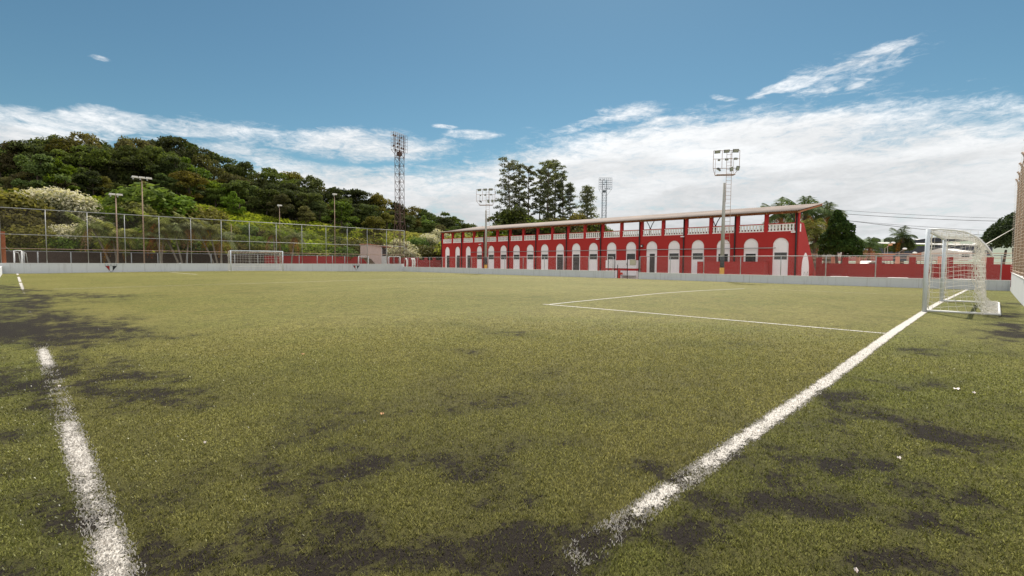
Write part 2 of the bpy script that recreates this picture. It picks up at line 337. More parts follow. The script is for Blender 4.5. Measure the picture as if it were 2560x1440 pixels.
def np_mesh(name, V, Fq, mat, attrs=None, smooth=False):
    me = bpy.data.meshes.new(name); V = np.asarray(V, dtype=np.float32); Fq = np.asarray(Fq, dtype=np.int32)
    me.vertices.add(len(V)); me.vertices.foreach_set('co', V.ravel())
    k = Fq.shape[1]; me.loops.add(Fq.size); me.loops.foreach_set('vertex_index', Fq.ravel())
    me.polygons.add(len(Fq)); me.polygons.foreach_set('loop_start', np.arange(0, Fq.size, k, dtype=np.int32)); me.polygons.foreach_set('loop_total', np.full(len(Fq), k, dtype=np.int32))
    for an, (ty, dat) in (attrs or {}).items():
        a = me.attributes.new(an, ty, 'POINT'); dat = np.asarray(dat, dtype=np.float32)
        a.data.foreach_set('color' if ty == 'FLOAT_COLOR' else 'value', dat.ravel())
    if smooth: me.polygons.foreach_set('use_smooth', np.ones(len(Fq), dtype=bool))
    me.materials.append(mat); me.update(calc_edges=True); me.validate(); return me
def mesh_obj(name, me, parent=None):
    o = link(bpy.data.objects.new(name, me))
    if parent is not None: o.parent = parent
    return o
def copy_tree(o, parent=None):
    c = o.copy(); scene.collection.objects.link(c); c.parent = parent
    for ch in [x for x in bpy.data.objects if x.parent == o]: copy_tree(ch, c)
    return c

# value noise for stains and terrain
_NT = NR.rand(256, 256)
def vnoise(x, y, s, o=0):
    x = np.asarray(x) * s + 37.7 * o + 500; y = np.asarray(y) * s + 11.3 * o + 500
    xi = np.floor(x).astype(int); yi = np.floor(y).astype(int); fx = x - xi; fy = y - yi; fx = fx*fx*(3-2*fx); fy = fy*fy*(3-2*fy)
    g = lambda i, j: _NT[i & 255, j & 255]
    return (g(xi, yi)*(1-fx) + g(xi+1, yi)*fx)*(1-fy) + (g(xi, yi+1)*(1-fx) + g(xi+1, yi+1)*fx)*fy
def fbm(x, y, s, o=0, n=4): 
    r = 0; a = 1; t = 0
    for i in range(n): r = r + a * vnoise(x, y, s * 2**i, o + i); t += a; a *= .55
    return r / t
def sst(x, a, b): t = np.clip((x - a) / (b - a), 0, 1); return t*t*(3-2*t)

# ------------------------------------------------------------------ pitch (crowned, falls away to the right)
XN = [-1, 2, 7, 12, 18, 22, 26, 30, 35, 40.2, 60]; ZN = [0, 0, .05, .08, .085, .055, -.01, -.06, -.12, -.176, -.2]
def zg(x): return np.interp(x, XN, ZN)
def gnd(u, v):
    d = dirw(u, v); z = 0.0
    for _ in range(40): p = CAM + d * ((z - CH) / d[2]); z = .5 * z + .5 * float(zg(p[0]))
    return p
# bare rubber-crumb patches: where they lie (picked from a plan), half sizes and strength
PATCH = [(170,800,150,16,.55),(420,905,120,22,.35),(230,930,230,50,.45),(60,900,70,14,.5),(330,1010,120,22,.35),(20,718,40,5,.9),(60,727,45,5,.5),(110,740,170,5,.8),(30,754,120,6,.9),(150,756,140,5,.4),(20,772,90,10,.9),(60,790,150,14,.8),(30,822,150,22,1.1),(150,838,190,22,1.05),(320,850,110,9,.6),(30,850,110,10,.7),
 (200,905,120,30,.55),(300,935,110,36,.75),(260,975,120,30,.6),(135,960,45,50,1.0),(30,965,90,38,.8),(360,1000,120,22,.5),(130,1000,50,26,.9),(20,1075,70,16,.8),(60,1180,90,22,.35),(180,1310,60,40,.5),(30,1430,80,20,.5),(480,860,120,8,.35),(520,940,160,14,.25),
 (820,1195,60,20,.5),(700,1170,60,22,.5),(880,1130,60,18,.4),(720,1220,70,22,.45),(930,1155,40,12,.5),(640,1300,90,30,.4),(680,1400,110,40,.65),(620,1290,60,22,.35),(820,1290,60,16,.45),(950,1405,120,34,.55),(1120,1330,120,26,.35),(1200,1410,150,50,.75),(1180,1300,60,22,.4),(1240,1250,60,26,.55),(1350,1390,120,60,1.0),(1460,1350,80,34,1.0),(480,1410,80,30,.5),(360,1390,50,60,.6),(1260,833,46,4,.5),(1170,877,44,5,.5),(1215,820,60,5,.25),
 (1640,1180,60,10,.7),(1590,1160,30,5,.8),(1700,1200,45,16,1.0),(1480,1290,60,22,.55),(1560,1230,60,20,.4),(1540,1330,50,20,1.0),(1600,1292,40,16,.9),(1560,828,110,4,.3),(1830,858,120,6,.35),(1505,815,60,4,.3),
 (2060,945,30,4,.5),(2170,944,30,4,1.0),(2210,953,50,8,.8),(2290,958,60,8,.6),(2345,955,50,8,.6),(2110,1010,50,16,.8),(2155,1030,44,12,.9),(2220,1048,80,14,.8),(2110,1055,30,10,.7),(2360,1085,70,12,.9),(2420,1095,70,14,.8),(2300,1075,70,12,.7),(2450,1110,60,12,.7),(2360,1140,60,12,.7),(2470,1142,40,10,.7),
 (2020,1145,36,12,.8),(2110,1165,44,18,.9),(2200,1170,40,12,.8),(2070,1180,30,10,.4),(1990,1110,24,10,.4),(1850,1160,30,10,.7),(1820,1175,30,8,.5),(1920,1265,70,30,.9),(2010,1270,80,26,1.15),(2090,1250,60,16,.8),(2160,1270,60,14,.7),(1780,1265,60,20,.8),(1730,1330,60,30,.7),(1850,1300,50,20,.6),(2280,1288,40,14,.8),(2240,1310,60,20,.7),(2340,1325,60,14,.5),
 (2230,1400,60,24,1.1),(2330,1430,90,20,1.0),(2400,1390,50,20,.8),(2250,1360,60,20,.5),(2430,1300,90,12,.4),(2530,1260,60,18,.5),(1700,1420,60,20,.7),(2440,1240,60,10,.5),(2280,1210,60,8,.4),
 (2510,845,50,6,.8),(2540,838,40,12,.8),(2460,880,60,8,.5),(2290,877,50,7,.7),(2250,878,30,5,.7),(2370,848,60,5,.6),(2400,830,60,4,.5),(2350,855,40,6,.4),(2380,925,40,8,.5),(2470,872,60,6,.5),(2520,1010,60,20,.5),(2490,1020,40,16,.5),(2530,790,50,5,.9),(2500,765,40,4,.7),(2540,815,50,6,.9),(2010,880,60,5,.3),(2230,968,30,4,.4)]
_P = np.array(PATCH, float)
def crumb(x, y):
    x = np.asarray(x, float); y = np.asarray(y, float); P3 = np.stack([x, y, zg(x)], 1)
    c = (P3 - CAM) @ ROT; ok = -c[:, 2] > 0.4
    u, v = topix(P3); u = u + (fbm(x, y, 1.6, 3) - .5) * 150; s = np.zeros(len(x))
    v = v + (fbm(x, y, 2.2, 9, 5) - .5) * np.clip((v - 660) * .22, 0, 110)
    for (a, b, ra, rb, w) in _P:
        s = np.maximum(s, w * np.exp(-(((u - a) / ra) ** 2 + ((v - b) / rb) ** 2) * .42))
    s = np.where(ok, s, 0.35)
    near = sst(np.hypot(x, y), 9, 2.0)
    gate = sst(s, .05, .45)
    s = s * .76 + gate * (fbm(x, y, 4.5, 21, 6) - .5) * .9
    return np.clip(s, 0, .88) + near * 0.42 * sst(fbm(x, y, 2.3, 5, 5), .38, .7) + 0.16 * sst(fbm(x, y, .35, 7), .5, .75)

def lushf(x, y): return np.clip(sst(y, 1.3, 1.15) + sst(x, .30, .15), 0, 1) * (.35 + .9 * fbm(x, y, .8, 61)) + .35 * sst(fbm(x, y, .5, 31), .45, .65)
def mat_turf():
    m, t = new_mat('artificial_turf')
    co = t.node('ShaderNodeTexCoord').outputs['Object']
    cr = t.node('ShaderNodeAttribute', attribute_name='crumb').outputs['Fac']
    big = t.noise(0.11, 4, .55, co); mid = t.noise(0.9, 5, .6, co); streak = t.noise(1.0, 5, .6, t.mapping(co, rot=(0, 0, rad(-45)), sc=(0.35, 1.3, 1)))
    fine = t.noise(46.0, 3, .8, co); fine2 = t.noise(150.0, 2, .7, co)
    c = t.mix(t.ramp(big, .38, .62), (0.150, 0.136, 0.034), (0.178, 0.158, 0.045))
    c = t.mix(t.m('MULTIPLY', t.ramp(mid, .42, .7), .5), c, (0.115, 0.120, 0.022))
    c = t.mix(t.m('MULTIPLY', t.ramp(streak, .52, .75), .35), c, (0.092, 0.085, 0.020))
    g = t.m('ADD', t.m('MULTIPLY', fine, .6), t.m('MULTIPLY', fine2, .4))
    g3 = t.noise(15.0, 4, .75, co); g4 = t.noise(5.0, 5, .7, co)
    lu = t.node('ShaderNodeAttribute', attribute_name='lush').outputs['Fac']
    c = t.mix(t.m('MULTIPLY', lu, .35), c, (0.095, 0.118, 0.022))
    c = t.node('ShaderNodeVectorMath', {0: c, 'Scale': t.m('MULTIPLY', t.ramp(g3, .34, .66, .50, 1.45, False), t.ramp(g4, .34, .66, .72, 1.25, False))}, operation='SCALE').outputs[0]
    c = t.node('ShaderNodeVectorMath', {0: c, 'Scale': t.ramp(g, .36, .64, .35, 1.6, False)}, operation='SCALE').outputs[0]
    def st(x): return t.m('SUBTRACT', t.ramp(x, .34, .66, 0, 1, False), .5)
    th = t.m('ADD', cr, t.m('ADD', t.m('MULTIPLY', st(g), .55), t.m('ADD', t.m('MULTIPLY', st(g3), .55), t.m('ADD', t.m('MULTIPLY', st(g4), .45), t.m('MULTIPLY', st(mid), .25)))))
    k = t.ramp(th, .30, .72)
    lod = t.node('ShaderNodeAttribute', attribute_name='infill').outputs['Fac']
    c = t.mix(t.m('MULTIPLY', lod, .50), c, (0.040, 0.036, 0.014))
    c = t.mix(t.m('MULTIPLY', k, .96), c, (0.019, 0.0145, 0.0135))
    # white fibres and grit lying loose on the turf
    vo = t.node('ShaderNodeTexVoronoi', {'Vector': co, 'Scale': 3.3}, feature='F1'); sp = t.m('LESS_THAN', vo.outputs['Distance'], t.m('MULTIPLY', t.node('ShaderNodeSeparateXYZ', {0: vo.outputs['Color']}).outputs[0], .022))
    c = t.mix(t.m('MULTIPLY', sp, .8), c, (0.6, 0.55, 0.42))
    b = t.node('ShaderNodeBsdfPrincipled', {'Base Color': c, 'Roughness': t.ramp(k, 0, 1, .7, .85), 'Specular IOR Level': .10, 'Sheen Weight': 0.0})
    bp = t.node('ShaderNodeBump', {'Height': g, 'Strength': .9, 'Distance': .03}); t.l.new(bp.outputs[0], b.inputs['Normal'])
    t.l.new(b.outputs[0], t.out.inputs[0]); return m
M['turf'] = mat_turf()
def axis(a, b, fine_to, ds, dl):
    v = list(np.arange(a, fine_to, ds)); s = ds; x = fine_to
    while x < b: v.append(x); s = min(s * 1.06, dl); x += s
    v.append(b); return np.array(v)
xs = axis(-0.65, 40.2, 7.0, .06, .35); ys = axis(-0.65, 61.9, 7.0, .06, .5)
GX, GY = np.meshgrid(xs, ys, indexing='ij'); fx, fy = GX.ravel(), GY.ravel()
idx = np.arange(len(fx)).reshape(GX.shape)
Fq = np.stack([idx[:-1, :-1], idx[1:, :-1], idx[1:, 1:], idx[:-1, 1:]], -1).reshape(-1, 4)
turf = mesh_obj('pitch_turf', np_mesh('pitch_turf', np.stack([fx, fy, zg(fx)], 1), Fq, M['turf'], {'crumb': ('FLOAT', crumb(fx, fy)), 'infill': ('FLOAT', sst(np.hypot(fx, fy), 9, 2.5)), 'lush': ('FLOAT', lushf(fx, fy))}, True)); tag(turf, kind='structure')

# painted lines: sheets 4 mm above the turf, worn away where crumb lies
def mat_line():
    m, t = new_mat('line_fibre')
    co = t.node('ShaderNodeTexCoord').outputs['Object']
    e = t.node('ShaderNodeAttribute', attribute_name='edge').outputs['Fac']; w = t.node('ShaderNodeAttribute', attribute_name='wear').outputs['Fac']
    n = t.noise(60.0, 3, .7, co); n2 = t.noise(9.0, 4, .65, co); n3 = t.noise(1.6, 4, .6, co)
    k = t.m('ADD', t.m('ADD', t.m('MULTIPLY', e, .9), t.m('MULTIPLY', w, 1.0)), t.m('ADD', t.m('MULTIPLY', t.m('SUBTRACT', n, .5), 2.4), t.m('ADD', t.m('MULTIPLY', t.m('SUBTRACT', n2, .5), 1.5), t.m('MULTIPLY', t.m('SUBTRACT', n3, .5), .5))))
    al = t.m('LESS_THAN', k, .82)
    c = t.mix(t.ramp(n, .35, .7), (0.34, 0.31, 0.27), (0.62, 0.58, 0.52))
    b = t.node('ShaderNodeBsdfPrincipled', {'Base Color': c, 'Roughness': .7}); tr = t.node('ShaderNodeBsdfTransparent')
    mx = t.node('ShaderNodeMixShader', {0: al, 1: tr.outputs[0], 2: b.outputs[0]}); t.l.new(mx.outputs[0], t.out.inputs[0]); return m
M['line'] = mat_line()
LV, LF, LE, LW = [], [], [], []
LINES = []
def strip(pts, w, wear=0.0, zoff=.004, blank=None):
    LINES.append((pts, w, blank)); P = []
    for (a, b) in zip(pts[:-1], pts[1:]):
        a = np.array(a, float); b = np.array(b, float); L = np.linalg.norm(b - a); n = max(2, int(L / .12)); P += [a + (b - a) * i / n for i in range(n)]
    P.append(np.array(pts[-1], float)); P = np.array(P); T = np.gradient(P, axis=0); T /= np.linalg.norm(T, axis=1)[:, None]; N = np.stack([-T[:, 1], T[:, 0]], 1)
    b0 = len(LV)
    for s in (-1, -.6, 0, .6, 1):
        Q = P + N * s * w / 2; cw = crumb(Q[:, 0], Q[:, 1]) * 1.25 + wear
        if blank is not None: cw = cw + blank(Q[:, 0], Q[:, 1])
        cw = cw + .12 * sst(np.hypot(Q[:, 0], Q[:, 1]), 9, 3)
        for q, c in zip(Q, cw): LV.append((q[0], q[1], float(zg(q[0])) + zoff)); LE.append(abs(s) ** 2); LW.append(c)
    n = len(P)
    for j in range(4):
        for i in range(n - 1): a = b0 + j * n + i; LF.append((a, a + n, a + n + 1, a + 1))
tl_blank = lambda x, y: 1.0 * sst(y, 9.6, 10.6) * sst(y, 31, 24) * (.4 + .6 * (vnoise(x*0, y, .8, 3) > .35)) + .9 * sst(y, 31, 33) * (vnoise(x*0, y, .30, 5) > .72) + .42*sst(y, 5.0, 5.5)*sst(y, 8.2, 7.2)
strip([(.265, .3), (.265, 61.2)], .145, .05, blank=tl_blank)
gl_blank = lambda x, y: .70 * sst(x, 1.75, 1.3) + .25*sst(x, 3.2, 2.4)
strip([(.8, 1.27), (2.6, 1.27), (5.9, 1.24), (10.7, 1.27), (16.4, 1.27), (22, 1.27), (40.1, 1.17)], .155, .0, .008, gl_blank)
strip([(10.86, 1.36), (10.89, 6.3), (10.86, 9.4)], .10, .08)
strip([(10.80, 9.20), (18.88, 9.57), (27.2, 9.47)], .10, .05)
strip([(27.5, 9.4), (27.5, 1.4)], .09, .42)
strip([(1.2, 29.1), (11.2, 28.3), (20.5, 29.4), (28, 30.8), (38.8, 30.4)], .11, .32)
ang = [rad(a) for a in range(238, 292, 6)]
strip([(19.3 + 5.6 * math.cos(a), 29.6 + 5.6 * math.sin(a)) for a in ang], .10, .42, .006)
strip([(10.95, 48.3), (10.95, 58.8)], .14, .15)
strip([(1.0, 60.5), (39, 60.5)], .11, .5)
mk = mesh_obj('pitch_markings', np_mesh('pitch_markings', LV, LF, M['line'], {'edge': ('FLOAT', LE), 'wear': ('FLOAT', LW)})); tag(mk, kind='structure')

# near turf fibres
def mat_fibre():
    m, t = new_mat('turf_fibre')
    c = t.node('ShaderNodeAttribute', attribute_name='col').outputs['Color']
    b = t.node('ShaderNodeBsdfPrincipled', {'Base Color': c, 'Roughness': .42, 'Specular IOR Level': .45}); tl = t.node('ShaderNodeBsdfTranslucent', {'Color': c})
    mx = t.node('ShaderNodeMixShader', {0: .35, 1: b.outputs[0], 2: tl.outputs[0]}); t.l.new(mx.outputs[0], t.out.inputs[0]); return m
M['fibre'] = mat_fibre()
NB = 820000
r = 1.0 + 12.0 * NR.rand(NB) ** 1.6; th = NR.rand(NB) * (math.pi / 2 + .5) - .25
bx, by = r * np.sin(th), r * np.cos(th); ok = (bx > -.6) & (by > -.6) & (bx < 40)
bx, by, r = bx[ok], by[ok], r[ok]; cr = crumb(bx, by)
white = np.zeros(len(bx), bool)
jx, jy = bx + NR.normal(0, .012, len(bx)), by + NR.normal(0, .012, len(bx))
white |= (np.abs(jx - .265) < .072) & (jy > .3)
white |= (np.abs(jy - np.interp(jx, [.8, 2.6, 5.9, 10.7, 16.4], [1.27, 1.27, 1.24, 1.27, 1.27])) < .077) & (jx > .9)
wl = np.where(np.abs(jx - .265) < .08, tl_blank(bx, by), gl_blank(bx, by)) + cr
white &= (wl + (NR.rand(len(bx)) - .5) * .9 + (fbm(bx, by, 9, 2) - .5) * 1.4) < .86
keep = (NR.rand(len(bx)) > sst(r, 6.0, 12.5)) & (white | (NR.rand(len(bx)) > np.clip(cr * 1.35 - .10 + (fbm(bx, by, 24, 44, 3) - .5) * 1.3 * sst(cr, .02, .35), 0, .82)))
bx, by, r, cr, white = bx[keep], by[keep], r[keep], cr[keep], white[keep]; nb = len(bx)
hgt = (0.006 + .009 * NR.rand(nb)) * np.where(white, 1.0, 1.0); wd = (.0024 + .0009 * r) * (.7 + .6 * NR.rand(nb)); wd = np.minimum(wd, .009)
a = NR.rand(nb) * 2 * np.pi; lean = (.002 + .009 * NR.rand(nb)); fa = NR.rand(nb) * 2 * np.pi
z0 = zg(bx) + .002
p0 = np.stack([bx - np.cos(a) * wd / 2, by - np.sin(a) * wd / 2, z0], 1); p1 = np.stack([bx + np.cos(a) * wd / 2, by + np.sin(a) * wd / 2, z0], 1)
tx, ty = bx + np.cos(fa) * lean, by + np.sin(fa) * lean
p2 = np.stack([tx + np.cos(a) * wd * .3, ty + np.sin(a) * wd * .3, z0 + hgt], 1); p3 = np.stack([tx - np.cos(a) * wd * .3, ty - np.sin(a) * wd * .3, z0 + hgt], 1)
BV = np.stack([p0, p1, p2, p3], 1).reshape(-1, 3); BF = np.arange(nb * 4).reshape(-1, 4)
tone = (NR.rand(nb) ** 1.6)[:, None]; lush = np.clip(lushf(bx, by), 0, 1)[:, None]
bc = (np.array([[.105, .100, .020]]) * (1 - tone) + np.array([[.55, .50, .17]]) * tone) * (1 - .4 * lush) + (np.array([[.065, .09, .012]]) * (1 - tone) + np.array([[.32, .39, .09]]) * tone) * .4 * lush
bc = bc * (1 - .55 * np.clip(cr * 1.5, 0, 1))[:, None]
bc = np.where(white[:, None], np.array([[.62, .575, .52]]) * (.6 + .5 * tone), bc)
bc = np.concatenate([bc, np.ones((nb, 1))], 1); bc = np.repeat(bc, 4, axis=0)
fib = mesh_obj('turf_fibres', np_mesh('turf_fibres', BV, BF, M['fibre'], {'col': ('FLOAT_COLOR', bc)})); tag(fib, 'fine olive green plastic fibres of the artificial pitch in the foreground', 'turf fibres', kind='stuff')
#@@SPLIT@@
# ------------------------------------------------------------------ ground, hill, far hill
def hill(x, y):
    x = np.asarray(x, float); y = np.asarray(y, float)
    A = np.interp(x, [-60, 0, 35, 50, 70, 100, 140, 260], [8.0, 8.0, 8.6, 8.4, 7.2, 4.0, 1.8, 0.0]); B = np.interp(x, [-60, 0, 30, 60, 100, 200], [7, 6.5, 6, 4, 2, 0])
    z = -0.25 + 2.0 * sst(y, 70.0, 71.5) * sst(x, 40, 20) + A * sst(y, 70.5, 99) + B * sst(y, 97, 150)
    return z + (fbm(x, y, .12, 3) - .5) * 1.4 * sst(y, 72, 80) * sst(x, 150, 90)
nx, ny = np.meshgrid(np.linspace(-90, 200, 120), np.concatenate([[62.4, 66, 69.9], np.linspace(70.2, 170, 50), [230, 330, 500]]), indexing='ij')
idx = np.arange(nx.size).reshape(nx.shape); Fh = np.stack([idx[:-1, :-1], idx[1:, :-1], idx[1:, 1:], idx[:-1, 1:]], -1).reshape(-1, 4)
hz = hill(nx.ravel(), ny.ravel()); hz = np.where(ny.ravel() < 70, -0.12 - 0.001 * (ny.ravel() < 66), hz)
tag(mesh_obj('hillside', np_mesh('hillside', np.stack([nx.ravel(), ny.ravel(), hz], 1), Fh, M['hillsoil'], None, True)), kind='structure')
tag(MB().quad((-2500, -2500, -.9), (3500, -2500, -.9), (3500, 3500, -.9), (-2500, 3500, -.9)).build('ground', M['ground'], fix=False), kind='structure')
tag(MB().quad((-6, -12, -.45), (170, -12, -.30), (170, 62.3, -.30), (40.45, 62.3, -.24), (40.45, -0.9, -.24), (-6, -.9, -.45)).build('yard_ground', M['yard'], fix=False), kind='structure')
# distant rise on the right with the town on it
gx, gy = np.meshgrid(np.linspace(-200, 900, 60), np.linspace(0, 1, 10), indexing='ij')
Dd = 520 + 330 * gy; top = 47 * sst(gy, 0, 1) * (.85 + .3 * fbm(gx, gy, .006, 4))
Pf = np.array([at(1280 + s, 650, D) for s, D in zip(gx.ravel() * 1.9, Dd.ravel())]); Pf[:, 2] = -1 + top.ravel()
idx = np.arange(gx.size).reshape(gx.shape); Fh = np.stack([idx[:-1, :-1], idx[:-1, 1:], idx[1:, 1:], idx[1:, :-1]], -1).reshape(-1, 4)
tag(mesh_obj('distant_hill', np_mesh('distant_hill', Pf, Fh, M['farhill'], None, True)), kind='structure')
def far_z(D, u):
    return -1 + 47 * float(sst((D - 520) / 330., 0, 1))

# ------------------------------------------------------------------ perimeter walls
WT = .16
fw = empty('perimeter_wall', (20, 62.05, 0), 'white rendered low wall behind the far goal, painted with two club emblems', 'wall')
b = MB()
b.box(-.81, 40.36, 61.97, 62.13, -.3, .90); b.build('wall_body', M['white_wall'], fw)
MB().box(-.81, 40.36, 61.955, 62.145, .90, .93).build('coping', M['white'], fw)
lw = empty('perimeter_wall', (40.28, 44, 0), 'long low white wall below the grandstand, left of the gate gap', 'wall')
MB().box(40.2, 40.36, 25.93, 61.96, -.35, .485).build('wall_body', M['white_wall'], lw); MB().box(40.185, 40.375, 25.915, 61.95, .485, .515).build('coping', M['white'], lw)
lw2 = empty('perimeter_wall', (40.28, 11, 0), 'low white wall right of the gate gap, running behind the near goal', 'wall')
MB().box(40.2, 40.36, -.64, 23.30, -.35, .405).build('wall_body', M['white_wall'], lw2); MB().box(40.185, 40.375, -.64, 23.315, .405, .435).build('coping', M['white'], lw2)
rw = empty('perimeter_wall', (20, -.73, 0), 'tall sunlit white wall with wire fence on top at the right edge', 'wall')
MB().box(-.81, 40.37, -.81, -.655, -.35, .86).build('wall_body', M['white_wall'], rw); MB().box(-.81, 40.38, -.83, -.64, .86, .885).build('coping', M['white'], rw)
le = empty('perimeter_wall', (-.73, 30, 0), 'sunlit end of white wall at the far left corner of the pitch', 'wall')
MB().box(-.81, -.655, -.63, 61.95, -.3, .62).build('wall_body', M['white_wall'], le); MB().box(-.825, -.64, -.62, 61.94, .62, .645).build('coping', M['white'], le)

def joints(par, axis, c, a0, a1, z0, z1, step, seed):
    m = MB(); r = random.Random(seed); a = a0 + 1.3
    while a < a1 - .4:
        w = .006 + .006 * r.random()
        if axis == 'y': m.box(c - .0015, c + .002, a - w, a + w, z0, z1)
        else: m.box(a - w, a + w, c - .0015, c + .002, z0, z1)
        a += step * (.85 + .3 * r.random())
    m.build('joints', M['concrete'], par)
joints(fw, 'x', 61.97, -.6, 40.1, -.3, .899, 2.9, 1); joints(lw, 'y', 40.2, 26, 61.5, -.34, .484, 2.6, 2); joints(lw2, 'y', 40.2, -.5, 23.2, -.34, .404, 2.6, 3)
# club emblem painted on the far wall: inverted triangle, red left, white centre, black right, letters A A F above
def emblem(x, w, h, lab):
    e = empty('club_emblem', (x, 61.96, .45), lab, 'emblem', 'club emblems painted on the far wall')
    y = 61.962; zt = .86; zb = zt - h; zs = zt - h * .24; k = w / 2
    def P(px_, pz): return (x + px_ * k, y, zs + (pz) * (zb - zs))
    def edge(t): return 1 - t          # half width at depth t
    MB().quad(P(-1, 0), P(-.27, 0), P(-.27, .73), P(-.27, .73001)).build('red_field', M['emb_red'], e, fix=False)
    MB().quad(P(.27, 0), P(1, 0), P(.27, .73), P(.27, .73001)).build('black_field', M['emb_black'], e, fix=False)
    m = MB()
    def seg(a, b_, t=.018): m.beam((a[0], y - .004, a[2]), (b_[0], y - .004, b_[2]), t, t)
    seg(P(-1.04, 0), P(0, 1)); seg(P(1.04, 0), P(0, 1)); seg(P(-1.04, 0), P(1.04, 0), .014)
    seg(P(-1.04, 0), (x - 1.04 * k, y, zt)); seg(P(1.04, 0), (x + 1.04 * k, y, zt)); m.build('outline', M['emb_black'], e)
    for ch, cx_ in (('A', -.62), ('A', 0), ('F', .62)):
        m = MB(); X = x + cx_ * k; s = h * .18; z0_ = zs + h * .035; wd_ = s * .55
        def L(a, b_): m.beam((X + a[0] * wd_, y - .006, z0_ + a[1] * s), (X + b_[0] * wd_, y - .006, z0_ + b_[1] * s), s * .24, .006)
        if ch == 'A': L((-.8, 0), (0, 1)); L((.8, 0), (0, 1)); L((-.45, .35), (.45, .35))
        else: L((-.5, 0), (-.5, 1)); L((-.6, .92), (.7, .92)); L((-.5, .5), (.45, .5))
        m.build('letter', M['emb_black'], e)
def ux(u, y=61.9): return float(on_y(u, 655, y)[0])
emblem(ux(277.5), ux(291.5) - ux(263.5), .83, 'red, white and black triangular club emblem lettered AAF, left of the far goal')
emblem(ux(891), ux(898.5) - ux(883.5), .80, 'small red and black triangular club emblem on far wall, right of the far goal')

# ------------------------------------------------------------------ far tall fence
ff = empty('wire_fence', (20, 62.05, .93), 'tall wire mesh fence on pale pipe posts along the far wall', 'fence')
FU = [3, 118, 222, 315, 401, 480, 556, 626, 693, 757, 817, 870, 920, 968, 1012]
for u in FU: MB().tube([(ux(u), 62.05, .93), (ux(u), 62.05, 5.80)], .033, 8).build('post', M['galv'], ff, True)
for z, nm, r_ in ((5.78, 'galv', .035), (3.47, 'galv', .028), (2.22, 'galv_rust', .028)):
    MB().tube([(ux(3), 62.0, z), (ux(1012), 62.0, z)], r_, 6).build('rail', M[nm], ff, True)
MB().quad((ux(3), 62.09, .93), (ux(1012), 62.09, .93), (ux(1012), 62.09, 5.78), (ux(3), 62.09, 5.78)).build('wire_mesh', M['wire_x'], ff, fix=False)
MB().tube([(ux(1012) + .03, 62.05, 3.4), (on_y(1041, 641, 62.0)[0], 62.0, 1.75)], .03, 6).build('brace', M['galv'], ff, True)
MB().tube([(ux(3) + .1, 62.3, 2.6), (ux(30), 62.6, 1.9)], .025, 6).build('brace', M['galv'], ff, True)
cp = MB().box(-.70, -.38, 62.14, 62.4, .93, 3.7).build('corner_column', M['rust']); tag(cp, 'rust orange steel column at the far left corner', 'column')

# low chain link fence on the low wall
RY = [60.8, 58.51, 55.56, 52.69, 49.74, 46.74, 43.8, 40.83, 37.89, 34.75, 31.95, 28.97, 26.09]
RY2 = [23.23, 20.27, 17.3, 14.36, 11.46, 8.56, 5.7, 2.88, -.22]
for ys_, lab, zb in ((RY, 'low chain link fence on white wall, left of the gate gap', .51), (RY2, 'low chain link fence on white wall, from the gate gap to the right corner', .43)):
    lf = empty('chain_link_fence', (40.28, ys_[0], zb), lab, 'fence')
    for y in ys_: MB().tube([(40.28, y, zb), (40.28, y, 1.87)], .032, 8).build('post', M['galv'], lf, True)
    MB().tube([(40.28, ys_[0], 1.88), (40.28, ys_[-1] - (.35 if ys_ is RY2 else 0), 1.87)], .026, 6).build('rail', M['galv'], lf, True)
    MB().quad((40.28, ys_[0], zb), (40.28, ys_[-1], zb), (40.28, ys_[-1], 1.86), (40.28, ys_[0], 1.86)).build('wire_mesh', M['wire_y'], lf, fix=False)

# right hand tall fence and ball net
rf = empty('ball_stop_fence', (20, -.73, .885), 'tall beige ball stop fence seen edge on at the right edge of the picture', 'fence')
for i in range(14):
    x = 40.2 - i * 3.1
    MB().tube([(x, -.73, .885), (x, -.73, 5.75), (x, -.70, 6.0), (x, -.60, 6.2)], .05, 8).build('post', M['galv_rust'], rf, True)
for z in (1.0, 3.5, 6.15): MB().tube([(-.2, -.72, z), (40.2, -.72, z)], .028, 6).build('rail', M['galv_rust'], rf, True)
MB().quad((-.2, -.76, .885), (40.2, -.76, .885), (40.2, -.76, 6.1), (-.2, -.76, 6.1)).build('wire_mesh', M['wire_r'], rf, fix=False)
m = MB()
for i in range(27):      # the loose cord net hangs in folds
    x0, x1 = 40.1 - i * 1.5, 40.1 - (i + 1) * 1.5; ya = -.62 + .05 * math.sin(i * 2.1); yb = -.62 + .05 * math.sin((i + 1) * 2.1)
    m.quad((x0, ya, .90), (x1, yb, .90), (x1, yb + .02, 6.15), (x0, ya + .02, 6.15))
m.build('cord_net', M['net_r'], rf, fix=False)

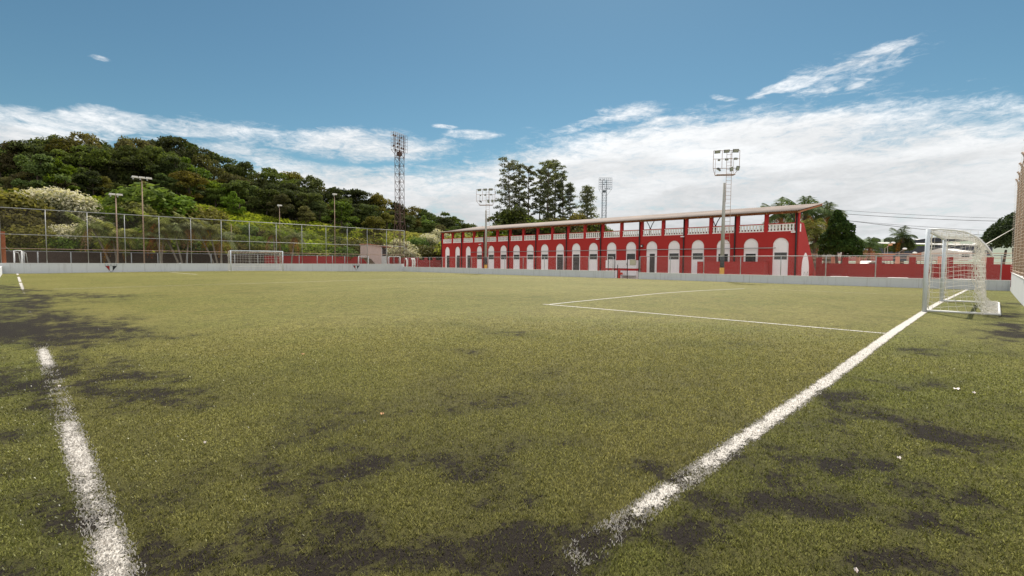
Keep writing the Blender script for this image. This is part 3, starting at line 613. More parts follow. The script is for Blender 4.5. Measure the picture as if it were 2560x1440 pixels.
# ------------------------------------------------------------------ goals
def goal(name, x0, x1, yl, s, H, lab, depth, detail=True, zb=None):
    """x0,x1 posts on line y=yl; s=-1: net towards -y, +1 towards +y"""
    za, zc = (float(zg(x0)), float(zg(x1))) if zb is None else (zb, zb)
    g = empty('football_goal', ((x0 + x1) / 2, yl, (za + zc) / 2), lab, 'goal')
    T = za + H
    for x, z in ((x0, za), (x1, zc)): MB().tube([(x, yl, z), (x, yl, T + .03)], .050, 14).build('post', M['post'], g, True)
    MB().tube([(x0, yl, T), (x1, yl, T)], .048, 12).build('crossbar', M['post'], g, True)
    prof = [(0.0, 0.03), (.25, .02), (.5, -.01), (.72, -.07), (.92, -.20), (1.08, -.40), (1.2, -.62)]   # back, down
    for x in (x0 + .02, x1 - .02):
        MB().tube([(x, yl + s * a, T + b_) for a, b_ in prof], .024, 8).build('stanchion', M['white'], g, True)
        z = za if x < (x0 + x1) / 2 else zc
        MB().tube([(x, yl, z + .04), (x, yl + s * depth, z + .04)], .028, 8).build('base_bar', M['white'], g, True)
    MB().tube([(x0, yl + s * depth, za + .04), (x1, yl + s * depth, zc + .04)], .030, 8).build('base_bar', M['white'], g, True)
    # net: profile from crossbar over the stanchion, hanging down, then slack to the base bar
    cell = .13 if detail else .30; rr = .0036 if detail else .0075
    # depth/height path: top along stanchion to .82 back, then hangs
    top = [(a, T + b_ - .03) for a, b_ in prof if a <= .93] 
    hang = [(.93, T - .30), (.90, T - .7), (.92, T - 1.1), (.96, T - 1.5), (1.03, T - 1.85), (1.12, za + .10), (1.25, za + .03), (1.40, za + .05), (depth - .03, za + .06)]
    path = top + hang
    L = [0]
    for p, q in zip(path[:-1], path[1:]): L.append(L[-1] + math.hypot(q[0] - p[0], q[1] - p[1]))
    def pp(t): return np.interp(t, L, [p[0] for p in path]), np.interp(t, L, [p[1] for p in path])
    nt = int(L[-1] / cell); nxx = int(abs(x1 - x0) / cell)
    rng = random.Random(5 if s < 0 else 6)
    P = {}
    for i in range(nxx + 1):
        for j in range(nt + 1):
            a, z = pp(L[-1] * j / nt); x = x0 + (x1 - x0) * i / nxx
            sag = math.sin(math.pi * i / nxx); wob = .05 * math.sin(i * .9 + j * .35) + .03 * math.sin(i * 2.3 - j * .6)
            k = math.sin(math.pi * min(1, j / nt))
            inn = 0.12 * k * min(i, nxx - i) / nxx
            P[i, j] = (x + (rng.random() - .5) * .03 * k, yl + s * (a + wob * k + .10 * sag * k), max(za + .03, z - .10 * sag * k * (1 if j < nt * .4 else .3) + (rng.random() - .5) * .02))
    m = MB()
    for i in range(nxx + 1): m.tube([P[i, j] for j in range(nt + 1)], rr, 3, False)
    for j in range(1, nt):
        m.tube([P[i, j] for i in range(nxx + 1)], rr, 3, False)
    # side panels: sagging horizontals from the post to the hanging edge plus verticals
    nz = int(H / cell)
    def backa(z): # depth of the hanging edge at height z
        zz_ = [p[1] for p in hang[:6]][::-1]; aa = [p[0] for p in hang[:6]][::-1]; return float(np.interp(z, zz_, aa))
    for x, iz in ((x0, za), (x1, zc)):
        rows = []
        for j in range(nz + 1):
            z = iz + .05 + (T - .05 - iz - .05) * j / nz; a1 = backa(z); n = 7
            rows.append([(x + (rng.random() - .5) * .03 + .03 * math.sin(j), yl + s * (a1 * i / n), z - .045 * math.sin(math.pi * i / n * 2) * (.5 + rng.random() * .6) + (rng.random() - .5) * .03) for i in range(n + 1)])
        for rw_ in rows: m.tube(rw_, rr * (1.25 if detail else 1), 3, False)
        for i in range(0, 8): m.tube([rw_[i] for rw_ in rows], rr, 3, False)
        if detail:   # bunched cord lashed to the post and along the hanging edge
            for q in range(3): m.tube([(x + .06 + .015 * math.cos(j + q * 2), yl + s * (.07 + .012 * math.sin(j * 1.3 + q)), iz + .05 + (H - .1) * j / 30) for j in range(31)], .008, 4, False)
            for q in range(6):
                ph = rng.random() * 6; am = .05 + .13 * rng.random()
                m.tube([(x + am * math.sin(ph + j * .33) + (.0 if x == x0 else -.1), yl + s * (backa(iz + H * (1 - j / 22)) - .02 + .13 * (rng.random() - .35)), max(iz + .02, iz + H * .90 - H * .9 * j / 22)) for j in range(23)], .0065, 3, False)
    if detail:
        for q in range(60):  # slack net heaped on the base frame
            x = x0 + (x1 - x0) * (rng.random() ** 1.2); pts = [(x + (rng.random() - .5) * .35 + t * .06, yl + s * (1.05 + t * .09 * depth / 2.), za * .5 + zc * .5 + .02 + rng.random() * .06) for t in range(6)]
            m.tube(pts, .006, 3, False)
    m.build('net', M['cord'], g)
    return g
GX0, GX1 = 16.44, 22.09
ng = goal('goal', GX0, GX1, 1.27, -1, 2.09, 'near white goal seen side on, with slack cord net on a ground frame', 1.38)
fg = goal('goal', float(on_y(577.5, 670, 60.4)[0]), float(on_y(707.3, 670, 60.4)[0]), 60.4, 1, 2.28, 'far white goal standing in front of the far wall', 1.25, False)
for p, q, lab in (((16.46, .22, 1.78), on_y(2534, 571, -.70), 'cord tying the near goal stanchion to the tall fence'), ((22.0, .25, 1.75), (27.0, -.70, 3.0), 'thin cord from the far stanchion of the near goal to the fence')):
    q = tuple(map(float, q)); p = tuple(p)
    if 'thin' in lab: continue
    tag(MB().tube([p, q], .011, 5).build('tie_cord', M['cord']), lab, 'cord')

# ------------------------------------------------------------------ grandstand
XF = 45.0; GZ = -.25
YB = [58.90 - i * 2.3605 for i in range(21)]       # pillar centre lines
Y0, Y1 = YB[-1], YB[0]
st = empty('grandstand', (XF, (Y0 + Y1) / 2, GZ), 'long red grandstand with white arches, balustrades and a corrugated lean-to roof', 'grandstand')
XB = 51.4
MB().prism([(XF + .115, GZ), (XF + .115, 3.93), (XF + 1.35, 3.93), (XF + 1.35, 4.3), (XF + 1.8, 4.3), (XB, GZ)], 'y', Y0 + .12, Y1 - .12).build('lower_storey', M['red'], st)
for y0_, y1_ in ((Y0 - .13, Y0 + .118), (Y1 - .118, Y1 + .13)):
    MB().prism([(XF - .004, GZ), (XF - .004, 4.72), (XF + 1.42, 4.72), (XF + 1.56, 4.6), (XB + .2, GZ)], 'y', y0_, y1_).build('end_wall', M['red'], st)
MB().box(XF - .003, XF + .15, Y0 + .12, Y1 - .12, 3.93, 4.0).build('balcony_edge', M['red2'], st)
pw, wlow = .30, .235
for i, y in enumerate(YB):
    main = (i % 2 == 0)
    MB().box(XF - .02, XF + .24, y - .15, y + .15, 3.94, 5.60).build('pillar', M['red2'], st)
for i in range(20):
    ya, yb = YB[i + 1] + .15, YB[i] - .15
    f = MB().box(XF + .01, XF + .10, ya, yb, 4.0, 4.08); f.box(XF + .01, XF + .10, ya, yb, 4.56, 4.62)
    n = 8; pitch = (yb - ya) / n
    for k in range(n): yc = ya + pitch * (k + .5); f.prism([(yc - pitch * .33, 4.08), (yc - pitch * .22, 4.16), (yc - pitch * .33, 4.32), (yc - pitch * .22, 4.48), (yc - pitch * .30, 4.56), (yc + pitch * .30, 4.56), (yc + pitch * .22, 4.48), (yc + pitch * .33, 4.32), (yc + pitch * .22, 4.16), (yc + pitch * .33, 4.08)], 'x', XF + .02, XF + .09)
    f.build('balustrade', M['balus'], st)
    MB().box(XF - .015, XF + .17, ya, yb, 4.62, 4.685).build('handrail', M['red2'], st)
MB().box(XF + .12, XF + .62, Y0 - .136, Y0 - .131, 3.95, 4.60).build('balustrade', M['balus'], st)
# arches
fm = MB()
for i in range(20):
    yc = (YB[i] + YB[i + 1]) / 2; w_ = .60 if i > 3 else .54; ya, yb = YB[i + 1], YB[i]
    fm.box(XF, XF + .11, ya, yc - w_, GZ, 3.93); fm.box(XF, XF + .11, yc + w_, yb, GZ, 3.93)
    cs = [(yc + w_ * math.cos(rad(a)), 2.86 + .62 * math.sin(rad(a))) for a in range(180, -1, -10)]
    for (p_, q_) in zip(cs[:-1], cs[1:]): fm.prism([p_, q_, (q_[0], 3.93), (p_[0], 3.93)], 'x', XF, XF + .11)
fm.build('facade', M['red'], st)
kinds = ['door'] * 3 + ['win'] * 6 + ['wide'] * 2 + ['win'] * 3 + ['narrow'] + ['win'] * 2 + ['open'] * 2 + ['win']
hw = .615
for i in range(20):
    yc = (YB[i] + YB[i + 1]) / 2 + (.0)
    w_ = .60 if i > 3 else .54
    XF += .10; w_ += .004
    poly = [(yc - w_, GZ + .01), (yc + w_, GZ + .01), (yc + w_, 2.86)] + [(yc + w_ * math.cos(rad(a)), 2.86 + .62 * math.sin(rad(a))) for a in range(10, 180, 10)] + [(yc - w_, 2.86)]
    ar = MB().prism(poly, 'x', XF - .022, XF + .012).build('arch_panel', M['arch'], st)
    MB().box(XF - .034, XF - .024, yc - w_ + .03, yc + w_ - .03, 2.44, 2.50).build('ledge', M['arch'], ar)
    k = kinds[i]
    if k == 'win':
        MB().box(XF - .030, XF - .0225, yc - .46, yc + .46, 1.69, 2.22).build('window', M['window'], ar)
        fr = MB()
        for a, b_ in ((1.665, 1.69), (2.22, 2.245), (1.94, 1.975)): fr.box(XF - .045, XF - .031, yc - .48, yc + .48, a, b_)
        for q in (-.48, -.01, .46): fr.box(XF - .042, XF - .0315, yc + q, yc + q + .02, 1.692, 2.218)
        fr.build('window_frame', M['frame'], ar)
    else:
        w2, off, zt, mt = {'door': (.34, -.13, 2.19, 'door'), 'wide': (.44, .0, 2.22, 'door'), 'narrow': (.28, -.05, 2.22, 'door'), 'open': (.42, .02, 2.15, 'dark')}[k]
        d = MB().box(XF - .030, XF - .0225, yc + off - w2, yc + off + w2, GZ + .03, zt).build('door' if k != 'open' else 'opening', M[mt], ar)
        if k != 'open':
            f = MB()
            for q in (-w2 - .03, w2): f.box(XF - .05, XF - .031, yc + off + q, yc + off + q + .03, GZ + .02, zt + .03)
            f.box(XF - .052, XF - .0312, yc + off - w2, yc + off + w2, zt, zt + .035); f.build('door_frame', M['arch'], d)
            MB().box(XF - .036, XF - .0305, yc + off - w2, yc + off + w2, zt - .35, zt - .31).build('transom', M['frame'], d)
            MB().box(XF - .07, XF - .0305, yc + off - w2 + .05, yc + off - w2 + .08, .85, 1.0).build('handle', M['galv'], d)
    XF -= .10
XF = 45.0
# narrow arched recess on the end wall
poly = [(XF + 1.16, GZ + .01), (XF + 3.4, GZ + .01), (XF + 3.38, 1.0), (XF + 3.2, 1.5), (XF + 2.85, 1.95), (XF + 2.35, 2.24), (XF + 2.1, 2.24), (XF + 1.62, 1.95), (XF + 1.3, 1.5), (XF + 1.18, 1.0)]
ea = MB().prism(poly, 'y', Y0 - .150, Y0 - .125).build('arch_panel', M['arch'], st)
gm = MB(); rg = random.Random(3)
for k in range(2):
    cx_ = XF + 2.0 + k * .75; gm.tube([(cx_ + .28 * math.cos(a * .7) * (1 - a * .02), Y0 - .156, .35 + .28 * math.sin(a * .7 + k)) for a in range(12)], .018, 4)
gm.build('scrawl', M['galv'], ea)
# black downpipes every second pillar
for i, y in enumerate(YB):
    if i % 2 == 0:
        yy = y + (.16 if i < 20 else .02) if i else y + .12
        MB().tube([(XF - .09, yy, GZ), (XF - .09, yy, 5.45)], .062, 8).build('downpipe', M['black'], st, True)
# roof
EX, EZ, RX, RZ = XF - .72, 5.61, 51.9, 6.83
nw = 266; ry0, ry1 = Y0 - .30, Y1 - .25
ysr = np.linspace(ry0, ry1, nw * 4 + 1); wav = .030 * np.sin(np.arange(len(ysr)) * math.pi / 2)
V = []; Fr = []
for s_, (X, Z) in enumerate(((EX, EZ), (RX, RZ), (RX, RZ - .02), (EX, EZ - .02))):
    for y, w in zip(ysr, wav): V.append((X, y, Z + w))
n = len(ysr)
for s_ in range(4):
    for i in range(n - 1): a = s_ * n + i; b_ = ((s_ + 1) % 4) * n + i; Fr.append((a, a + 1, b_ + 1, b_))
mesh_obj('roof', np_mesh('roof', np.array(V) - np.array(st.location), Fr, M['roof']), st)
m = MB()
for k in range(41):
    y = ry0 + .12 + (ry1 - ry0 - .24) * k / 40; m.beam((EX + .12, y, EZ - .15), (RX - .1, y, RZ - .14), .07, .14)
m.build('rafters', M['wood'], st)
m = MB()
for t in (.02, .12, .36, .62, .95): X = EX + .15 + (RX - EX - .4) * t; Z = EZ + (RZ - EZ) * (X - EX) / (RX - EX) - .055; m.box(X - .04, X + .04, ry0 + .05, ry1 - .05, Z - .08, Z)
m.box(XF - .04, XF + .20, Y0 - .1, Y1 + .1, 5.47, 5.60)
m.build('purlins', M['wood'], st)
# curved Y struts carrying the back of the roof
for i in range(1, 20, 3):
    y = YB[i] - 1.2 if i > 1 else YB[i]; X = XF + 3.9
    m = MB().tube([(X, y, 1.8), (X, y, 4.95)], .07, 8)
    for s_ in (-1, 1): m.tube([(X, y + s_ * q, 4.90 + z) for q, z in ((0, 0), (.06, .22), (.20, .55), (.42, .90), (.60, 1.10))], .045, 6)
    m.build('roof_strut', M['navy'], st, True)
# pipe on the facade
MB().tube([(XF - .10, float(on_x(1177, 629.7, XF)[1]), 2.63), (XF - .10, float(on_x(1940, 620, XF)[1]), 2.63)], .035, 8).build('conduit', M['galv'], st, True)
# fittings on the facade
for u, v in ((1494, 598), (1706, 591.5), (1983, 580), (1200, 611)):
    p = on_x(u, v, XF - .2); q = MB().box(p[0] - .12, p[0] + .08, p[1] - .14, p[1] + .14, p[2] - .05, p[2] + .05); q.beam((p[0] + .06, p[1], p[2] + .03), (XF, p[1], p[2] + .12), .04, .04); tag(q.build('floodlight', M['white']), {1494: 'small white floodlight under balcony, above the left of the white block', 1706: 'small white floodlight under balcony, left of the big light pole', 1983: 'small pale floodlight at the right end of the balcony', 1200: 'small pale floodlight on facade beside the left light pole'}[u], 'floodlight', 'small floodlights on the grandstand front')
p = on_x(1605, 615, XF - .12)
wl_ = empty('wall_lamp', (XF, p[1], p[2]), 'black round wall lamp beside a downpipe above the gate gap', 'lamp')
MB().sphere((XF - .13, p[1], p[2]), .17, 12, 8, (.6, .8, 1)).build('housing', M['black'], wl_, True); MB().sphere((XF - .22, p[1], p[2] - .02), .08, 10, 6).build('bulb', M['white'], wl_, True)

# things between wall and grandstand
rp = MB(); ya, yb = float(on_x(1912, 653, 44)[1]), float(on_x(1745, 653, 44)[1])
rp.box(43.85, 44.05, ya, yb, GZ, 1.46); rp.box(44.05, 44.95, yb - .2, yb, GZ, 1.455); rp.box(44.05, 44.95, ya, ya + .2, GZ, 1.455)
tag(rp.build('parapet_wall', M['red']), 'low red wall enclosing the two dark openings behind the big light pole', 'wall')
y0_, y1_ = float(on_x(1591, 670, 43)[1]), float(on_x(1514, 670, 43)[1])
kb = empty('tiled_counter', (43, (y0_ + y1_) / 2, GZ), 'white block counter with red stripe seen through the gate gap', 'counter')
MB().box(43, 43.5, y0_, y1_, .74, 1.55).build('upper_panel', M['arch'], kb); MB().box(43.04, 43.5, y0_, y1_, .52, .74).build('stripe', M['red2'], kb)
MB().box(43, 43.5, y0_, y1_, GZ, .52).build('lower_panel', M['arch'], kb); MB().box(42.70, 43.0, y0_, y0_ + 1.6, -.02, .05).build('ledge', M['concrete'], kb)
MB().box(42.98, 43.0, y0_ + 1.0, y0_ + 1.15, 1.1, 1.25).build('tap_plate', M['galv'], kb)
p = on_x(1582, 652.5, 42.95); tag(MB().box(42.93, 42.97, p[1] - .33, p[1] + .33, 1.10, 1.62).build('notice_board', M['sign_y']), 'pale yellow notice board on white counter', 'notice board')
p = on_x(1547, 690, 42.2); bn = empty('litter_bin', (42.2, p[1], GZ), 'bright red post and box bin in the gate gap', 'bin')
MB().box(42.1, 42.3, p[1] - .12, p[1] + .12, GZ, .62).build('bin_post', M['orange_bin'], bn); MB().prism([(p[1] - .42, .12), (p[1] - .14, .12), (p[1] - .14, .34), (p[1] - .38, .34)], 'x', 42.12, 42.28).build('bin_box', M['orange_bin'], bn)
gt = empty('wire_gate', (40.9, 24.6, GZ), 'black framed wire gate standing in the gap of the low wall', 'gate')
m = MB()
for u in (1520.5, 1537, 1568.5, 1544): 
    y = float(on_x(u, 670, 41.2)[1]); m.beam((41.2, y, GZ), (41.2, y, 1.95 if u != 1544 else 1.1), .05, .05)
m.build('frame', M['black'], gt); ya_, yb_ = float(on_x(1568.5, 670, 41.2)[1]), float(on_x(1520.5, 670, 41.2)[1])
MB().quad((41.22, ya_, GZ), (41.22, yb_, GZ), (41.22, yb_, 1.5), (41.22, ya_, 1.5)).build('wire_mesh', M['gate_bars'], gt, fix=False)
tag(MB().box(40.9, 41.1, 23.0, 23.35, GZ, 1.85).build('gate_pillar', M['red']), 'red pillar at the right side of the gate gap', 'pillar')
bp_ = MB().beam((42.6, float(on_x(1599, 650, 42.6)[1]), GZ), (42.6, float(on_x(1599, 650, 42.6)[1]), 1.9), .16, .12); tag(bp_.build('gate_post', M['black']), 'black post just behind the start of the right low wall', 'post')
for u0, u1, ylab in ((2077, 2120, 'plain pale bench top under the round tree, behind low wall'), (2220, 2270, 'green and white bench top in the sun, behind low wall left of near goal'), (2383, 2440, 'pale bench top behind the low wall, seen through the near goal net')):
    ya_, yb_ = sorted((float(on_x(u0, 690, 43.5)[1]), float(on_x(u1, 690, 43.5)[1])))
    bb = empty('bench', (43.5, ya_, GZ), ylab, 'bench', 'benches behind the low wall')
    MB().box(43.3, 43.75, ya_, yb_, .33, .39).build('seat', M['balus'], bb); MB().box(43.34, 43.7, ya_ + .15, yb_ - .15, .22, .33).build('seat_edge', M['green_b'] if 'green' in ylab else M['concrete'], bb)
    for yy in (ya_ + .2, yb_ - .35): MB().box(43.38, 43.66, yy, yy + .15, GZ, .22).build('leg', M['concrete'], bb)

# ------------------------------------------------------------------ floodlight poles
def flood(x, y, top, lab, wide=2.05):
    g = empty('floodlight_pole', (x, y, GZ), lab, 'floodlight pole', 'concrete floodlight poles in front of the grandstand')
    H = top; hp = top - 2.55
    def rr(z): return .185 - .085 * (z - GZ) / (hp - GZ)
    MB().tube([(x, y, 1.93), (x, y, hp)], [rr(1.93), rr(hp)], 14).build('shaft', M['concrete'], g, True)
    MB().tube([(x, y, .95), (x, y, 1.93)], [rr(.95) + .004, rr(1.93) + .004], 14).build('charcoal_band', M['charcoal'], g, True)
    MB().tube([(x, y, GZ), (x, y, .95)], [rr(GZ) + .008, rr(.95) + .008], 14).build('yellow_band', M['yellow'], g, True)
    # ladder, hung on the right of the shaft
    m = MB(); dx, dy = .5, -.5; d = np.array([.66, -.72])     # sideways, roughly square to the pitch diagonal
    la = np.array([x, y]) + d * .02 + np.array([-.22, -.2]); lb = la + d * .42
    za = 2.95
    for q in (la, lb): m.tube([(q[0], q[1], za if q is lb else hp - 1.6), (q[0], q[1], H - .1)], .018, 5)
    z = za
    while z < H - .3: m.tube([(la[0] if z > hp - 1.6 else x, la[1] if z > hp - 1.6 else y, z), (lb[0], lb[1], z)], .013, 5); z += .30
    m.build('ladder', M['galv_rust'], g)
    # rack facing the pitch
    e = np.array([.62, -.785]); fwd = np.array([-.785, -.62]); c = np.array([x, y]) + fwd * .35
    m = MB(); zt, zb = H, H - 1.42
    def Pt(s, z, f=0): q = c + e * s + fwd * f; return (q[0], q[1], z)
    for z in (zt, (zt + zb) / 2 + .05, zb): m.tube([Pt(-wide/2, z), Pt(wide/2, z)], .022, 5)
    for k in range(4): s_ = -wide/2 + wide * k / 3; m.tube([Pt(s_, zt), Pt(s_, zb)], .02, 5)
    for s_ in (-wide/2, wide/2): m.tube([Pt(s_, zb), Pt(s_ * .7, zb - .5, -.5)], .018, 5); m.tube([Pt(s_ * .7, zb - .5, -.5), Pt(s_ * .7, zt - .6, -.5)], .014, 5)
    pl = [Pt(-wide*.35, zb - .5, -.5), Pt(wide*.35, zb - .5, -.5), Pt(wide*.35, zb - .5, .05), Pt(-wide*.35, zb - .5, .05)]
    for i in range(4): m.tube([pl[i], pl[(i + 1) % 4]], .022, 5)
    m.build('rack', M['galv_rust'], g)
    MB().quad(*[(p[0], p[1], p[2] + .01) for p in pl]).quad(*[(p[0], p[1], p[2] - .01) for p in pl[::-1]]).build('platform', M['galv_rust'], g)
    R3 = Matrix([(e[0], fwd[0], 0), (e[1], fwd[1], 0), (0, 0, 1)])
    for k, (s_, z, w, h, tilt, roll) in enumerate([(-.76, zt - .10, .44, .26, 30, -5), (-.04, zt - .06, .44, .26, 30, -3), (.66, zt - .04, .46, .28, 30, 0), (-.62, zb + .66, .18, .14, 40, 0), (-.02, zb + .70, .26, .16, 35, 0), (.68, zb + .74, .26, .16, 35, 0), (-.62, zb - .1, .36, .12, 60, 35), (.36, zb - .08, .24, .36, 25, -12), (.86, zb - .02, .26, .36, 25, 5)]):
        mt = R3.to_4x4() @ Matrix.Rotation(rad(roll), 4, 'Y') @ Matrix.Rotation(-rad(tilt), 4, 'X'); mt.translation = Vector(Pt(s_, z, .12))
        hb = MB().prism([(-w/2, -h/2), (w/2, -h/2), (w/2, h/2), (-w/2, h/2)], 'y', -.02, .06); hb.prism([(-w*.3, -h*.35), (w*.3, -h*.35), (w*.3, h*.35), (-w*.3, h*.35)], 'y', -.12, -.021)
        hb.v = [tuple(mt @ Vector(p)) for p in hb.v]; hd = hb.build('lamp_head', M['frame'], g)
        gl = MB().prism([(-w*.43, -h*.40), (w*.43, -h*.40), (w*.43, h*.40), (-w*.43, h*.40)], 'y', .061, .066); gl.v = [tuple(mt @ Vector(p)) for p in gl.v]; gl.build('lamp_glass', M['glass_lamp'], hd)
def ground_under(u, v, x):
    p = on_x(u, v, x); return float(p[0]), float(p[1])
px_, py_ = ground_under(1804.5, 685, 41.3); flood(px_, py_, zrow(px_, py_, 379), 'big concrete floodlight pole with ladder and yellow foot, right half of the grandstand')
px_, py_ = ground_under(1214.5, 676, 41.3); flood(px_, py_, zrow(px_, py_, 474), 'concrete floodlight pole with yellow foot near the left end of the grandstand', 2.3)

# ------------------------------------------------------------------ lattice floodlight masts
def mast(x, y, H, w0, w1, lab, rackw, rackh, ang, mat, zb=-.3, nrow=5):
    g = empty('lattice_tower', (x, y, zb), lab, 'floodlight tower'); Hm = H - rackh
    ca, sa = math.cos(ang), math.sin(ang)
    def C(k, z):
        w = w0 + (w1 - w0) * min(1, (z - zb) / (Hm * .5)) ; a, b_ = [(-1, -1), (1, -1), (1, 1), (-1, 1)][k % 4]
        X, Y = a * w / 2, b_ * w / 2; return (x + X * ca - Y * sa, y + X * sa + Y * ca, z)
    for k in range(4):
        MB().tube([C(k, zb), C(k, zb + Hm * .5), C(k, Hm + rackh * .9)], .05, 4).build('leg', mat, g)
    m = MB(); z = zb; i = 0
    while z < Hm - .2:
        z2 = min(Hm, z + 1.25 * (w0 if z < Hm * .4 else w1) ** .8)
        for k in range(4):
            m.tube([C(k, z), C(k + 1, z2)], .024, 3, False); m.tube([C(k + 1, z), C(k, z2)], .022, 3, False); m.tube([C(k, z2), C(k + 1, z2)], .032, 3, False)
        z = z2; i += 1
    m.build('bracing', mat, g)
    m = MB(); zr = H - rackh
    def Rk(s, z, f=0): X, Y = s, f + (.25 if rackw < 3.4 else -w1); return (x + X * ca - Y * sa, y + X * sa + Y * ca, z)
    for f in (0, -.5):
        for j in range(nrow + 1): z = zr + rackh * j / nrow; m.tube([Rk(-rackw/2, z, f), Rk(rackw/2, z, f)], .032, 3, False)
        for j in range(8): s_ = -rackw/2 + rackw * j / 7; m.tube([Rk(s_, zr, f), Rk(s_, H, f)], .022, 3, False)
    for s_ in (-rackw/2, rackw/2): m.tube([Rk(s_, zr), C(0 if s_ < 0 else 1, zr - 1.6)], .035, 3, False)
    m.build('lamp_rack', mat, g)
    for j in range(nrow):
        for k in range(6):
            if R_.random() < .25:
                p = Rk(-rackw/2 + rackw * (k + .6) / 7, zr + rackh * (j + .15) / nrow, -.25); MB().box(p[0]-.10, p[0]+.10, p[1]-.10, p[1]+.10, p[2]-.10, p[2]+.12).build('lamp_head', mat, g)
    MB().box(x - .3, x + .3, y - .3, y + .3, zr - .7, zr - .1).build('control_box', mat, g)
t = on_y(1000, 660, 67.5); mast(float(t[0]), 67.5, zrow(float(t[0]), 67.5, 335), 1.75, 1.0, 'tall rusty lattice floodlight tower left of the grandstand', 3.3, 2.7, rad(18), M['lattice'])
t = at(1508, 660, 135); mast(float(t[0]), float(t[1]), zrow(float(t[0]), float(t[1]), 447), 1.6, 1.1, 'distant grey lattice floodlight tower behind the grandstand, right of the pines', 3.5, 3.0, rad(-45), M['lattice_gray'], nrow=5)

# old slender lamp poles by the far fence
def lamppole(u, y, vtop, r0, heads, lab):
    x = ux(u, y); z = zrow(x, y, vtop); g = empty('lamp_pole', (x, y, -.2), lab, 'lamp pole', 'slender lamp poles behind the far fence')
    MB().tube([(x, y, -.2), (x, y, z)], [r0, r0 * .5], 8).build('shaft', M['galv_rust'], g, True)
    if heads:
        MB().tube([(x - heads * .30, y, z), (x + heads * .30, y, z)], .035, 6).build('crossarm', M['galv'], g)
        for k in range(heads):
            q = (k - (heads - 1) / 2) * .58; c = MB().prism([(x + q - .25, z - .02), (x + q + .25, z - .02), (x + q + .24, z + .15), (x + q - .22, z + .16)], 'y', y - .28, y + .1); c.build('lamp_head', M['roof_white'], g)
            MB().box(x + q - .20, x + q - .10, y - .25, y - .1, z - .20, z - .021).build('ballast', M['galv'], g)
lamppole(361, 63.2, 446, .075, 3, 'slender rusty pole with three white floodlights, above the far fence on the left')
lamppole(295, 64.0, 488, .085, 2, 'shorter brown pole with two floodlights, left of the three-lamp pole')
lamppole(838, 63.4, 487, .065, 1, 'thin dark pole with small lamps, right of the far goal')
lamppole(580, 68.5, 560, .05, 0, 'bare grey pipe pole just left of the far goal, in the trees')
lamppole(701, 68.0, 515, .05, 1, 'brown pole with one small lamp directly behind the far goal')

# ------------------------------------------------------------------ yard behind the far wall
p0_, p1_ = ux(-60, 70), ux(660, 70)
tag(MB().box(p0_, p1_, 69.9, 70.3, -.3, 2.15).build('retaining_wall', M['stonewall']), 'dark brown stone retaining wall at the foot of the hill', 'wall')
tag(MB().box(p1_ + .02, ux(1035, 70), 69.7, 69.95, -.3, 1.95).build('boundary_wall', M['red_far']), 'red wall at the foot of the hill, between far goal and lattice tower', 'wall')
cw = MB(); a0, a1 = ux(1035, 70) + .02, ux(1104, 70) + 3; cw.box(a0, a1, 69.72, 69.95, -.3, 1.55)
for k in range(7): x = a0 + .3 + k * 1.75; cw.box(x, x + .5, 69.70, 69.97, -.29, 2.02)
tag(cw.build('boundary_wall', M['red_far']), 'red wall with raised pillars at the left end of the grandstand', 'wall')
yf = empty('pipe_fence', (20, 66.2, -.2), 'low pipe rail fence in the yard behind the far wall', 'fence')
for u in (60, 95, 178, 253, 329, 395, 468, 528, 587, 645, 748, 793, 831, 862, 903, 945, 985, 1000):
    MB().tube([(ux(u, 66.2), 66.2, -.2), (ux(u, 66.2), 66.2, 2.02)], .05, 6).build('post', M['galv'], yf, True)
MB().tube([(ux(10, 66.2), 66.2, 2.05), (ux(1003, 66.2), 66.2, 2.0)], .025, 5).build('rail', M['galv'], yf, True)
for u0, u1, y, lab, h in ((36, 55, 64.5, 'small white practice goal end at far left behind the wall', 2.05), (897, 921, 65, 'small white practice goal left of the pink booth', 2.0), (972, 1000, 65, 'small white practice goal at the foot of the lattice tower', 2.0)):
    x0, x1 = ux(u0, y), ux(u1, y); g = empty('practice_goal', (x0, y, -.2), lab, 'goal', 'small practice goals behind the far wall')
    for x in (x0, x1): MB().tube([(x, y, -.2), (x, y, h)], .06, 8).build('post', M['white'], g, True); MB().tube([(x, y, h - .1), (x + .3, y + .8, h - .2), (x + .5, y + 1.5, -.2)], .035, 6).build('stay', M['white'], g, True)
    MB().tube([(x0, y, h), (x1, y, h)], .05, 8).build('crossbar', M['white'], g, True)
for k, u in enumerate((1016.5, 1031, 1036)):
    x = ux(u, 64 + k * .6); y = 64 + k * .6; tag(MB().tube([(x - .25, y, -.2), (x, y, .2), (x + .1, y, 1.1), (x + .02, y, 1.55), (x - .15, y, 1.75)], .13, 8).build('curved_post', M['white'], None, True), ['leftmost short white curved post right of the lattice tower', 'middle short white curved post right of the lattice tower', 'rightmost short white curved post right of the lattice tower'][k], 'post', 'short white posts beside the lattice tower')
tag(MB().beam((ux(988, 64), 64, .1), (ux(1007, 64), 64, .55), .1, .1).build('timber_plank', M['palebark']), 'pale plank leaning behind the wall at the tower foot', 'plank')
